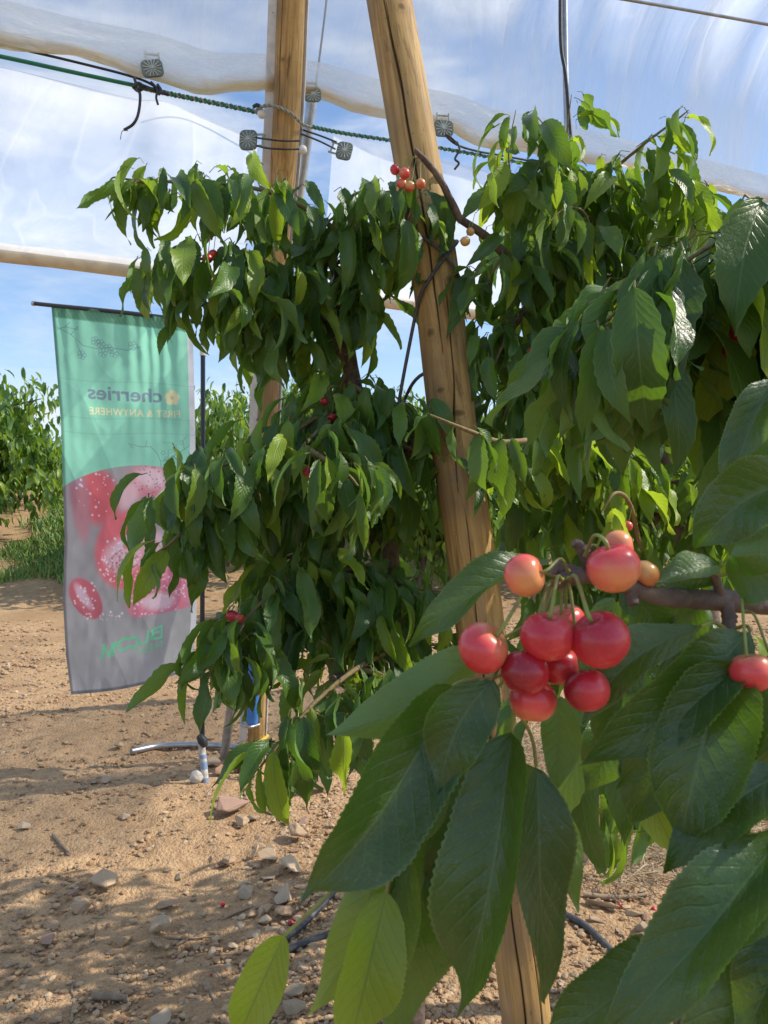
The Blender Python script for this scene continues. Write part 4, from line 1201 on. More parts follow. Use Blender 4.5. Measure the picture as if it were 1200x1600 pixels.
for k in range(5):
    m, q = ell(267 + 6.6 * math.cos(k * 1.2566 - 1.571), 611 + 7 * math.sin(k * 1.2566 - 1.571), 5.6, 6, 0, .12); blend(m, lin(238, 232, 172))
m, q = ell(267, 611, 5, 5, 0, .2); blend(m, lin(238, 232, 172)); ring(267, 611, 2.0, .8)
hemm = 1 - sstep(.030, .036, Vv); blend(hemm * .9, lin(22, 140, 92)); 
blend((np.sin(U * 190 - Vv * 320) > .35) * hemm * .35, lin(14, 96, 66))
blend((1 - sstep(.012, .03, U)) * .85 * (1 - low), lin(30, 128, 96)); blend((1 - sstep(.012, .03, U)) * .8 * low, lin(60, 50, 62))
blend(sstep(.955, .962, U), lin(238, 240, 243)); blend(sstep(.955, .962, U) * (np.sin(Vv * 900 + U * 200) > .5) * .35, lin(170, 176, 186))
blend(sstep(.990, .994, Vv) * .8, lin(70, 74, 86))
for yy in (590, 648, 672): blend((1 - sstep(.2, 1.3, np.abs(py - yy - 2 * np.sin(U * 7)))) * .25, lin(60, 150, 122))
# lettering of the print, mirrored because the banner is seen from behind
def text_tris(txt, bold, spacing):
    cu = bpy.data.curves.new('t', 'FONT'); cu.body = txt; cu.offset = bold; cu.space_character = spacing; cu.resolution_u = 4
    ob = bpy.data.objects.new('t', cu); COL.objects.link(ob)
    dg = bpy.context.evaluated_depsgraph_get(); dg.update()
    me = bpy.data.meshes.new_from_object(ob.evaluated_get(dg)); bpy.data.objects.remove(ob)
    me.calc_loop_triangles()
    vs = np.array([v.co[:2] for v in me.vertices]); ts = [tuple(t.vertices) for t in me.loop_triangles]
    bpy.data.meshes.remove(me); return vs, ts
def paint_text(txt, x0, x1, y0, y1, col, bold=0.0, slope=0.0, spacing=1.0, k=.9, serif=0.0):
    vs, ts = text_tris(txt, bold, spacing)
    lo, hi = vs.min(0), vs.max(0); q = (vs - lo) / (hi - lo)
    XX = x1 - q[:, 0] * (x1 - x0); YY = y1 - q[:, 1] * (y1 - y0) + slope * (x1 - XX)
    M = np.zeros((nv, nu))
    for offx, offy in ((-.2, -.2), (.2, -.2), (-.2, .2), (.2, .2)):
        m = np.zeros((nv, nu), bool)
        for t in ts:
            ax, ay, bx, by, cx, cy = XX[t[0]], YY[t[0]], XX[t[1]], YY[t[1]], XX[t[2]], YY[t[2]]
            i0 = int((min(ax, bx, cx) - 1 - 85) / 218 * (nu - 1)); i1 = int((max(ax, bx, cx) + 1 - 85) / 218 * (nu - 1)) + 2
            j0 = int((min(ay, by, cy) - 1 - 478) / 598 * (nv - 1)); j1 = int((max(ay, by, cy) + 1 - 478) / 598 * (nv - 1)) + 2
            X_ = px[j0:j1, i0:i1] + offx; Y_ = py[j0:j1, i0:i1] + offy
            d1 = (X_ - bx) * (ay - by) - (ax - bx) * (Y_ - by); d2 = (X_ - cx) * (by - cy) - (bx - cx) * (Y_ - cy); d3 = (X_ - ax) * (cy - ay) - (cx - ax) * (Y_ - ay)
            m[j0:j1, i0:i1] |= ~(((d1 < 0) | (d2 < 0) | (d3 < 0)) & ((d1 > 0) | (d2 > 0) | (d3 > 0)))
        M += m * .25
    blend(M * k, lin(*col))
paint_text('cherries', 132, 251, 597, 620, (104, 122, 150), 0.02)
paint_text('FIRST & ANYWHERE', 133, 279, 632, 643.5, (250, 240, 176), 0.012, 0.0, 1.12, 1.0)
paint_text('FRESH', 207, 248, 1010.5, 1022, (96, 226, 160), 0.0, 0.12)
paint_text('TM', 198.5, 204.5, 1014, 1017.5, (96, 226, 160), 0.0, 0.1)
def stroke(pts, w):
    q = [(120 + x / 6.667, 960 + y / 6.667) for x, y in pts]
    for a, b in zip(q[:-1], q[1:]): seg(*a, *b, w / 6.667 * .56, (100, 236, 170), .95)
for pts, w in [([(836, 172), (840, 300)], 18), ([(838, 176), (770, 186), (735, 205), (745, 236), (812, 232)], 22), ([(752, 240), (724, 262), (732, 292), (770, 302), (840, 300)], 26), ([(782, 186), (780, 232)], 14),
               ([(688, 200), (683, 300), (672, 322), (596, 326)], 26), ([(500, 352), (556, 338), (574, 300), (570, 262), (545, 240), (470, 256), (430, 246)], 27), ([(486, 330), (404, 366), (368, 348), (354, 306), (368, 272), (432, 240)], 27),
               ([(318, 276), (296, 402)], 28), ([(300, 284), (248, 416)], 26), ([(248, 412), (204, 296)], 26), ([(196, 294), (164, 426)], 28)]:
    stroke(pts, w)
C = C * 0.87 + 0.125
ix = np.arange(nu * nv).reshape(nv, nu)
fc = np.stack([ix[:-1, :-1], ix[1:, :-1], ix[1:, 1:], ix[:-1, 1:]], -1).reshape(-1, 4)
mb = MB(); mb.add(co_.reshape(-1, 3), fc)
me = mb.mesh('fabric', True, False)
ca = me.color_attributes.new('print', 'FLOAT_COLOR', 'POINT')
ca.data.foreach_set('color', np.c_[np.clip(C, 0, 1).reshape(-1, 3), np.ones(nu * nv)].astype(np.float32).reshape(-1))
fabric = new_obj('fabric', me, vcol_material('banner_fabric', 'print', 0.38, 0.70, 0.4), banner)

# banner pole, arm and spike
tube_obj('pole', [P(317, 504, 4.17), P(317, 700, 4.16), P(316, 1000, 4.14), P(316, 1162, 4.12)], 0.0135, M_polebl, banner, 12)
tube_obj('collar', [P(317, 540, 4.168), P(317, 556, 4.167)], 0.018, M_white, banner, 12, smooth=False)
tube_obj('cross_arm', [P(52, 474, 4.46), P(80, 477, 4.43), P(200, 489, 4.30), P(300, 502, 4.19), P(317, 506, 4.17)], 0.0125, M_polebl, banner, 12)
tube_obj('arm_cap', [P(51, 474, 4.462), P(55, 474.4, 4.457)], 0.0145, M_steel, banner, 12, smooth=False)
pf = G(321, 1222)
top = P(314.5, 1158, 4.12)
tube_obj('spike', [top, top.lerp(pf, .97)], 0.019, M_spikew, banner, 14, smooth=False)
for a, b in ((0.33, 0.42), (0.5, 0.68), (0.9, 1.02)): 
    tube_obj('spike_band', [top.lerp(pf, a), top.lerp(pf, b)], 0.0205, M_spikeb, banner, 14, smooth=False)
mb = MB().tube([P(312, 1150, 4.11), P(317, 1158, 4.09), P(320, 1165, 4.10)], [0.02, 0.028, 0.018], 12)
new_obj('joint', mb.mesh('joint'), M_black, banner)
p = G(307, 1223); me = rock_mesh(88, 0.95, 40); o = new_obj('round_stone', me, M_pale); o.location = p + Vector((0, 0, .03)); o.scale = (.085, .08, .085); tag(o, 'round pale stone beside the blue and white foot of the banner pole', 'stone')

# ------------------------------------------------------------------ the left tree
random.seed(21)
T1 = empty('cherry_tree', 'leafy cherry tree left of the leaning post with three drooping tiers of leaves', 'tree')
tb = P(640, 1640, 2.05); tb.z = float(ground_h(tb.x, tb.y)) - 0.05
tube_obj('trunk', [tb, P(632, 1250, 2.0), P(606, 900, 1.95), P(585, 740, 1.9), P(552, 600, 1.86), P(530, 450, 1.82), P(500, 350, 1.8)], [0.045, 0.04, 0.036, 0.028, 0.021, 0.015, 0.006], M_bark, T1, 14, 8, True, 0.12)
for pts in ([(600, 860, 1.94), (520, 760, 1.8), (430, 700, 1.7)], [(590, 770, 1.92), (640, 700, 1.8), (655, 660, 1.75)], [(606, 940, 1.95), (500, 900, 1.75), (400, 940, 1.62)],
            [(608, 960, 1.95), (660, 940, 1.85), (700, 930, 1.75)], [(625, 1150, 1.99), (590, 1050, 1.75), (520, 1060, 1.58)], [(545, 560, 1.85), (470, 470, 1.78), (380, 400, 1.74)], [(540, 500, 1.84), (600, 420, 1.78), (640, 320, 1.68)]):
    tube_obj('limb', [P(*q) for q in pts], [0.02, 0.013, 0.007], M_bark, T1, 9, 8, True, 0.15)
def B1(sp, n, r, L=0.14, **k): return bough('foliage', T1, sp, int(n * 1.12), r, L * 0.92, **k)
# top tier
B1([(560, 400, 1.78), (500, 340, 1.75), (420, 300, 1.72), (340, 288, 1.70), (275, 283, 1.68), (240, 284, 1.67)], 92, 0.055, 0.145, tip_young=0.25)
B1([(260, 286, 1.68), (232, 283, 1.67), (212, 284, 1.66), (200, 288, 1.66)], 7, 0.008, 0.11, young=0.3)
B1([(520, 450, 1.80), (420, 425, 1.74), (335, 405, 1.70), (268, 410, 1.66)], 80, 0.085, 0.145)
B1([(300, 400, 1.7), (256, 412, 1.66), (245, 440, 1.64)], 14, 0.035, 0.14, young=.12)
B1([(560, 470, 1.82), (450, 490, 1.76), (350, 470, 1.72), (310, 480, 1.7)], 74, 0.085, 0.145)
B1([(545, 330, 1.75), (590, 305, 1.72), (630, 300, 1.68), (645, 312, 1.66)], 34, 0.04, 0.14)
B1([(560, 372, 1.78), (600, 360, 1.72), (640, 345, 1.68)], 30, 0.06, 0.14)
B1([(480, 410, 1.78), (530, 410, 1.78), (590, 385, 1.78)], 24, 0.05, 0.14, young=.08)
B1([(430, 500, 1.82), (470, 520, 1.82), (510, 505, 1.82)], 26, 0.06, 0.14)
# middle tier
B1([(560, 640, 1.80), (500, 650, 1.72), (430, 695, 1.65), (350, 727, 1.60), (275, 748, 1.56)], 105, 0.06, 0.14, hang=.78)
B1([(400, 760, 1.66), (320, 800, 1.60), (265, 850, 1.56), (232, 872, 1.55)], 30, 0.04, 0.13)
B1([(560, 620, 1.82), (480, 690, 1.60), (470, 715, 1.55)], 44, 0.085, 0.14, hang=.7, tip_young=.2)
B1([(480, 700, 1.58), (540, 740, 1.52), (560, 760, 1.50)], 26, 0.05, 0.13, young=.25)
B1([(545, 600, 1.82), (590, 625, 1.76), (640, 650, 1.70)], 40, 0.065, 0.14)
B1([(600, 690, 1.80), (640, 700, 1.75), (662, 720, 1.72)], 30, 0.06, 0.14)
B1([(290, 780, 1.66), (360, 790, 1.72), (450, 785, 1.76), (540, 775, 1.80)], 105, 0.085, 0.145)
B1([(540, 770, 1.85), (600, 770, 1.88), (670, 760, 1.88)], 60, 0.09, 0.145)
B1([(540, 585, 1.85), (520, 620, 1.8), (480, 640, 1.75)], 30, 0.06, 0.13)
# lower tier
B1([(560, 890, 1.80), (460, 905, 1.66), (405, 945, 1.58), (352, 1010, 1.52), (325, 1060, 1.49)], 88, 0.045, 0.14)
B1([(440, 905, 1.70), (520, 895, 1.72), (610, 915, 1.75), (690, 925, 1.75)], 95, 0.085, 0.14)
B1([(400, 960, 1.66), (370, 1000, 1.60), (340, 1040, 1.56)], 34, 0.05, 0.14)
B1([(480, 960, 1.72), (560, 970, 1.72), (640, 970, 1.75)], 50, 0.07, 0.14)
B1([(600, 1020, 1.66), (550, 1050, 1.56), (490, 1100, 1.48), (435, 1165, 1.42), (405, 1200, 1.40)], 34, 0.028, 0.14, tip_young=.2)
B1([(560, 1045, 1.6), (600, 1060, 1.56), (570, 1110, 1.5)], 30, 0.06, 0.14)
B1([(500, 1090, 1.55), (490, 1130, 1.5), (480, 1150, 1.5)], 8, 0.03, 0.15)
B1([(560, 960, 1.9), (620, 1000, 1.9), (700, 1010, 1.95)], 60, 0.09, 0.145)
B1([(520, 1040, 1.75), (600, 1080, 1.8), (680, 1090, 1.9)], 50, 0.08, 0.145)
B1([(420, 880, 1.85), (500, 860, 1.95), (600, 880, 2.0)], 60, 0.09, 0.145)
mbl = MB()
new_obj('twig', MB().tube(smooth_path([P(300, 286, 1.69), P(240, 283, 1.67), P(205, 281, 1.66), P(180, 277, 1.66), P(172, 281, 1.66)], 6), list(np.linspace(.0035, .0014, 25)), 6).mesh('twig'), M_twig, T1)
for (x, y, d, ln, yw, yg) in [(172, 290, 1.66, .095, 3.6, .35), (190, 288, 1.66, .135, -1.8, .15), (203, 286, 1.66, .085, -.6, .45), (184, 280, 1.66, .05, -.3, .8), (225, 300, 1.66, .115, -2.4, .12), (212, 405, 1.65, .11, 3.4, .1)]:
    ou = Vector((math.cos(yw), math.sin(yw), 0)); put_leaf(mbl, P(x, y, d), Vector((0, 0, -1)) + ou * .12, ou + Vector((0, 0, .2)), ln, .5, yg, TMPL)
for (x, y, d, ln, yw, yg) in [(432, 1188, 1.42, .135, -1.4, .35), (455, 1185, 1.43, .12, -.6, .1), (408, 1200, 1.40, .10, -2.2, .5), (395, 1212, 1.40, .085, 3.0, .35), (480, 1150, 1.45, .15, -1.2, .05), (445, 1190, 1.41, .11, -1.9, .2)]:
    ou = Vector((math.cos(yw), math.sin(yw), 0)); put_leaf(mbl, P(x, y, d), Vector((0, 0, -1)) + ou * .22, ou + Vector((0, 0, .2)), ln, .5, yg, TMPL)
new_obj('foliage', mbl.mesh('foliage'), M_leaf, T1)
cn = 0
for (x, y, d, r, rp) in [(617, 265, 1.585, .0105, .55), (632, 271, 1.575, .0115, .60), (628, 287, 1.585, .0105, .40), (641, 291, 1.575, .0105, .28), (657, 287, 1.575, .0105, .12), (626, 297, 1.60, .0100, .25)]:
    cherry(T1, P(x, y, d), r, rp, P(652 + (x - 630) * .2, 247, 1.60), 60 + cn, False); cn += 1
for (x, y, d, r, rp) in [(481, 737, 1.53, .0105, .8), (506, 627, 1.70, .010, .85), (509, 610, 1.71, .009, .8), (362, 962, 1.53, .012, .75), (372, 966, 1.53, .011, .8), (324, 404, 1.64, .011, .5), (415, 452, 1.70, .012, .45), (333, 397, 1.66, .01, .6), (518, 652, 1.69, .009, .75)]:
    cherry(T1, P(x, y, d), r, rp, P(x + 6, y - 34, d + .02), 80 + cn, False); cn += 1

# ------------------------------------------------------------------ the right tree
random.seed(33)
T2 = empty('cherry_tree', 'leafy cherry tree right of the leaning post with upright shoots at its top', 'tree')
tb = P(1130, 1600, 2.25); tb.z = float(ground_h(tb.x, tb.y)) - 0.05
tube_obj('trunk', [tb, P(1130, 1250, 2.2), P(1090, 900, 2.15), P(1000, 650, 2.1), P(930, 450, 2.05), P(900, 300, 2.0)], [0.05, 0.044, 0.038, 0.028, 0.018, 0.008], M_bark, T2, 14, 8, True, 0.12)
tube_obj('limb', [P(720, 345, 1.66), P(690, 285, 1.62), P(668, 255, 1.60), P(648, 234, 1.585)], [0.0085, 0.0075, 0.007, 0.0055], M_bark, T2, 10, 8, True, 0.12)
tube_obj('limb', [P(930, 470, 2.05), P(820, 420, 1.8), P(760, 370, 1.70), P(718, 342, 1.66)], [0.018, 0.013, 0.010, 0.0085], M_bark, T2, 9)
for pts in ([(940, 520, 2.06), (850, 480, 1.9), (790, 520, 1.78)], [(960, 650, 2.1), (880, 690, 1.85), (780, 700, 1.65)], [(950, 560, 2.08), (1050, 500, 2.0), (1150, 420, 1.9)], [(980, 860, 2.14), (1060, 780, 1.9), (1180, 770, 1.75)], [(985, 950, 2.15), (960, 1100, 1.7), (950, 1180, 1.5)]):
    tube_obj('limb', [P(*q) for q in pts], [0.018, 0.012, 0.006], M_bark, T2, 9, 8, True, .15)
def B2(sp, n, r, L=0.14, **k): return bough('foliage', T2, sp, int(n * 1.2), r, L * 0.93, **k)
B2([(930, 400, 2.0), (880, 300, 1.85), (830, 275, 1.75), (775, 300, 1.70)], 70, 0.075, 0.145, young=.25, tip_young=.4)
B2([(900, 300, 1.9), (950, 290, 1.82), (1010, 305, 1.78), (1090, 330, 1.74)], 74, 0.085, 0.145, young=.3)
B2([(840, 420, 1.85), (790, 400, 1.75), (762, 440, 1.72)], 44, 0.065, 0.145)
B2([(820, 480, 1.88), (785, 540, 1.76), (765, 590, 1.73)], 44, 0.06, 0.145)
B2([(850, 600, 1.9), (800, 630, 1.8), (785, 660, 1.76)], 34, 0.07, 0.145)
B2([(860, 330, 1.80), (900, 400, 1.80), (920, 470, 1.82)], 55, 0.09, 0.15)
B2([(880, 430, 2.0), (900, 530, 2.0), (900, 630, 2.0)], 80, 0.13, 0.15)
B2([(1000, 380, 2.0), (1050, 460, 2.0), (1080, 560, 2.0)], 70, 0.14, 0.15)
B2([(960, 600, 2.1), (1060, 640, 2.05), (1160, 600, 2.0)], 60, 0.13, 0.15)
B2([(950, 690, 1.95), (880, 690, 1.82), (800, 695, 1.70), (775, 705, 1.66)], 66, 0.07, 0.14, young=.5, tip_young=.5)  # backlit glow of this bough and the next put into leaf colour
B2([(900, 700, 1.85), (970, 720, 1.78), (1010, 745, 1.74)], 44, 0.07, 0.14, young=.5, tip_young=.5)
B2([(960, 780, 2.0), (880, 790, 2.0), (800, 790, 2.0)], 60, 0.12, 0.145)
B2([(1020, 760, 1.95), (1100, 745, 1.85), (1170, 740, 1.78)], 44, 0.08, 0.14, young=.12)
B2([(1050, 800, 2.0), (1120, 820, 1.95), (1190, 840, 1.9)], 44, 0.1, 0.14)
for dd in (2.45, 2.8, 3.1):
    for (xa, xb, ya) in ((800, 1060, 330), (1000, 1260, 420), (820, 1080, 560), (1000, 1300, 680), (860, 1150, 820)):
        B2([(xa, ya + 40, dd), ((xa + xb) / 2, ya, dd), (xb, ya + 30, dd)], 60, 0.16, 0.15)
B2([(870, 900, 2.1), (950, 900, 2.1), (1060, 900, 2.1)], 60, 0.13, 0.145)
B2([(850, 1010, 2.1), (980, 1010, 2.1), (1100, 1020, 2.1)], 70, 0.14, 0.145)
B2([(830, 688, 1.6), (780, 690, 1.52), (740, 676, 1.46), (700, 660, 1.43), (672, 648, 1.42)], 8, 0.012, 0.125, young=.1)
B2([(800, 295, 1.74), (795, 235, 1.72), (806, 172, 1.70)], 12, 0.012, 0.13, hang=.6, young=.5, stem=.002)
B2([(862, 290, 1.76), (850, 240, 1.72), (838, 175, 1.70)], 12, 0.015, 0.135, hang=.75, young=.35, stem=.002)
B2([(890, 290, 1.78), (886, 210, 1.74), (893, 148, 1.72)], 12, 0.010, 0.105, hang=.6, young=.6, stem=.002)
B2([(958, 265, 1.74), (1010, 222, 1.70), (1060, 185, 1.68), (1076, 172, 1.67)], 12, 0.008, 0.13, hang=.9, young=.5, stem=.0026)
B2([(1100, 330, 1.7), (1085, 300, 1.68), (1050, 285, 1.66), (1020, 262, 1.66)], 10, 0.014, 0.14, hang=.9, young=.45, stem=.002)
B2([(930, 400, 1.74), (915, 335, 1.64), (885, 325, 1.60), (860, 345, 1.58)], 8, 0.012, 0.12, hang=.85, young=.45, stem=.002)
B2([(1000, 860, 1.9), (985, 790, 1.6), (962, 770, 1.50), (940, 800, 1.48)], 9, 0.02, 0.11, young=.6)
B2([(950, 1180, 1.5), (937, 1230, 1.45), (930, 1290, 1.42)], 9, 0.014, 0.12, young=.5)
B2([(950, 1150, 1.55), (960, 1215, 1.5), (972, 1260, 1.48)], 7, 0.014, 0.14, young=.3)
mbl = MB()
new_obj('twig', MB().tube(smooth_path([P(930, 1150, 1.36), P(934, 1200, 1.32), P(936, 1250, 1.30), P(935, 1300, 1.29)], 6), [.003] * 10 + [.0018] * 9, 6).mesh('twig'), M_twig, T2)
for (x, y, d, ln, yw, yg) in [(934, 1268, 1.30, .105, 3.3, .55), (922, 1288, 1.30, .095, -2.6, .35), (938, 1296, 1.29, .10, -1.6, .15), (955, 1300, 1.29, .105, -1.2, .45), (962, 1258, 1.31, .155, -.4, .3), (948, 1235, 1.32, .14, -.2, .2), (935, 1300, 1.29, .045, -.9, .8), (915, 1255, 1.31, .09, 2.8, .6)]:
    ou = Vector((math.cos(yw), math.sin(yw), 0)); put_leaf(mbl, P(x, y, d), Vector((0, 0, -1)) + ou * .2, ou + Vector((0, 0, .2)), ln, .55, yg, TMPL)
new_obj('foliage', mbl.mesh('foliage'), M_leaf, T2)
for i, (x, y, d, r, rp) in enumerate([(727, 377, 1.62, .0105, .02), (735, 362, 1.64, .009, .0), (980, 822, 1.5, .011, .6), (866, 585, 1.72, .012, .15), (830, 550, 1.78, .011, .08), (690, 940, 1.63, .0095, .02)]):
    cherry(T2, P(x, y, d), r, rp, P(x + 10, y - 30, d + .01), 140 + i, False)

# ------------------------------------------------------------------ the near tree (right edge) and its fruiting branch
random.seed(44)
T3 = empty('cherry_tree', 'closest cherry tree at the right edge with a fruiting branch of large leaves', 'tree')
tb = Vector((0.80, 0.80, float(ground_h(0.8, 0.8)) - .05))
tube_obj('trunk', [tb, Vector((0.80, 0.80, 0.7)), Vector((0.78, 0.84, 1.3)), Vector((0.74, 0.86, 1.8)), Vector((0.70, 0.86, 2.3))], [0.05, 0.045, 0.036, 0.024, 0.01], M_bark, T3, 14, 8, True, .12)
tube_obj('limb', [Vector((0.77, 0.84, 1.4)), P(1340, 500, 0.90), P(1200, 470, 0.90), P(1080, 500, 0.89), P(960, 560, 0.86)], [0.022, 0.012, 0.007, 0.005, 0.003], M_bark, T3, 10)
tube_obj('limb', [Vector((0.78, 0.84, 1.2)), P(1400, 620, 0.9), P(1200, 560, 0.9), P(1050, 560, 0.9)], [0.02, 0.012, 0.009, 0.005], M_bark, T3, 10)
def B3(*a, **k): return bough('foliage', T3, *a, **k)
B3([(1260, 350, 0.87), (1180, 355, 0.85), (1110, 385, 0.83), (1040, 430, 0.81), (960, 490, 0.78), (900, 550, 0.76)], 66, 0.03, 0.145, hang=.85, young=.06, stem=.0025)
B3([(1260, 430, 0.88), (1150, 430, 0.87), (1060, 470, 0.85), (980, 530, 0.82)], 56, 0.045, 0.15, stem=.0025)
B3([(1240, 520, 0.92), (1140, 530, 0.92), (1050, 560, 0.92), (1000, 590, 0.9)], 38, 0.05, 0.15)
B3([(1300, 660, 0.9), (1220, 660, 0.85), (1180, 690, 0.82)], 16, 0.05, 0.15)
B3([(1150, 1050, 0.95), (1050, 1070, 0.92), (960, 1090, 0.9), (890, 1090, 0.88)], 34, 0.05, 0.15)
B3([(1230, 1100, 0.9), (1130, 1120, 0.95), (1040, 1130, 1.0)], 22, 0.05, 0.15)
# the crown outside the frame that shades the branch
for k in range(7):
    mbx = MB()
    for q in range(60):
        y = random.uniform(0.35, 1.25); x = max(0.52 * y + 0.24, random.uniform(0.42, 1.3)); z = random.uniform(1.45, 2.6)
        hang_leaf(mbx, Vector((x, y, z)), 0.145, 0.85, 0.05)
    new_obj('foliage', mbx.mesh('foliage'), M_leaf, T3)
for i, (x, y, d, r, rp) in enumerate([(1162, 520, .80, .0135, .9), (1150, 545, .81, .0135, .95), (1196, 425, .79, .013, .8)]):
    cherry(T3, P(x, y, d), r, rp, P(x + 14, y - 50, d + .02), 170 + i, True)

# the fruiting branch itself
BR = [P(1420, 985, .52), P(1260, 952, .47), P(1150, 940, .455), P(1080, 936, .448), P(1020, 930, .442), P(970, 913, .436), P(920, 900, .432), P(880, 893, .430), P(862, 888, .430)]
brp = smooth_path(BR, 12)
rads = np.interp(np.linspace(0, 1, len(brp)), [0, .4, .62, .78, .88, .95, 1], [0.0078, 0.0058, 0.0046, 0.0046, 0.0052, 0.0062, 0.0035])
mbb = MB(); 
rads = [r * (1 + 0.16 * float(fbm(i * .35, 2, 91, 3))) for i, r in enumerate(rads)]
mbb.tube(brp, rads, 18, 0.07)
new_obj('fruiting_branch', mbb.mesh('fruiting_branch'), M_bark, T3)
tube_obj('limb', [Vector((0.79, 0.80, 1.05)), Vector((0.60, 0.64, 1.33)), P(1420, 985, .52)], [0.016, 0.010, 0.0078], M_bark, T3, 12)
for pts, rr in (([(935, 900, .43), (918, 872, .428), (905, 852, .427)], [.005, .0042, .003]), ([(905, 900, .43), (880, 905, .424), (868, 915, .42)], [.005, .004, .003]), ([(1135, 940, .45), (1140, 965, .445), (1138, 985, .44)], [.004, .0045, .0035]), ([(985, 925, .437), (990, 945, .433)], [.004, .003]), ([(905, 852, .427), (896, 848, .425)], [.0035, .002]), ([(912, 862, .428), (926, 852, .43)], [.0035, .0018]), ([(1130, 940, .45), (1118, 905, .445), (1105, 890, .44)], [.003, .0026, .002])):
    tube_obj('spur', [P(*q) for q in pts], rr, M_bark, T3, 10, 6, True, 0.35)

def near_leaf(bx, by, bd, tx, ty, td, w, roll=0, bend=0.5, young=0.05, flip=False, fold=0.35, twist=0.0, var=0.4, seed=None, wave=.12):
    b = P(bx, by, bd); t = P(tx, ty, td); A = (t - b); L = A.length; A.normalize()
    V = Vector((0, 0, CAMH)) - (b + t) * 0.5; V.normalize()
    Nv = (V - A * V.dot(A)).normalized()
    if flip: Nv = -Nv
    Nv = Matrix.Rotation(math.radians(roll), 3, A) @ Nv
    seed = int(bx * 7 + ty) if seed is None else seed
    half = (w * (bd + td) / 2 / F) / 2 / L
    v, uv, f = leaf_template(72, 12, half * 1.0, fold * 1.7, bend * 1.3, wave * 1.5, twist, 0.045, seed, False, random.uniform(-1, 1))
    # align chord base->tip with +Y
    tip = v[72 * 13 + 6]; ang = math.atan2(-tip[2], tip[1]); c, s = math.cos(ang), math.sin(ang); ln = math.hypot(tip[1], tip[2])
    y = (v[:, 1] * c - v[:, 2] * s) / ln; z = (v[:, 1] * s + v[:, 2] * c) / ln
    X_ = A.cross(Nv)
    M = np.array([X_[:], A[:], Nv[:]]) * L
    co = np.c_[v[:, 0], y, z] @ M + np.array(b[:])
    mb = MB(); mb.add(co, f, uv, np.tile([var, young], (len(co), 1)))
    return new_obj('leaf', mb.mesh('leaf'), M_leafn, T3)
def petiole(pts, r=0.0011):
    tube_obj('petiole', [P(*q) for q in pts], r, M_stem, T3, 8, 6)

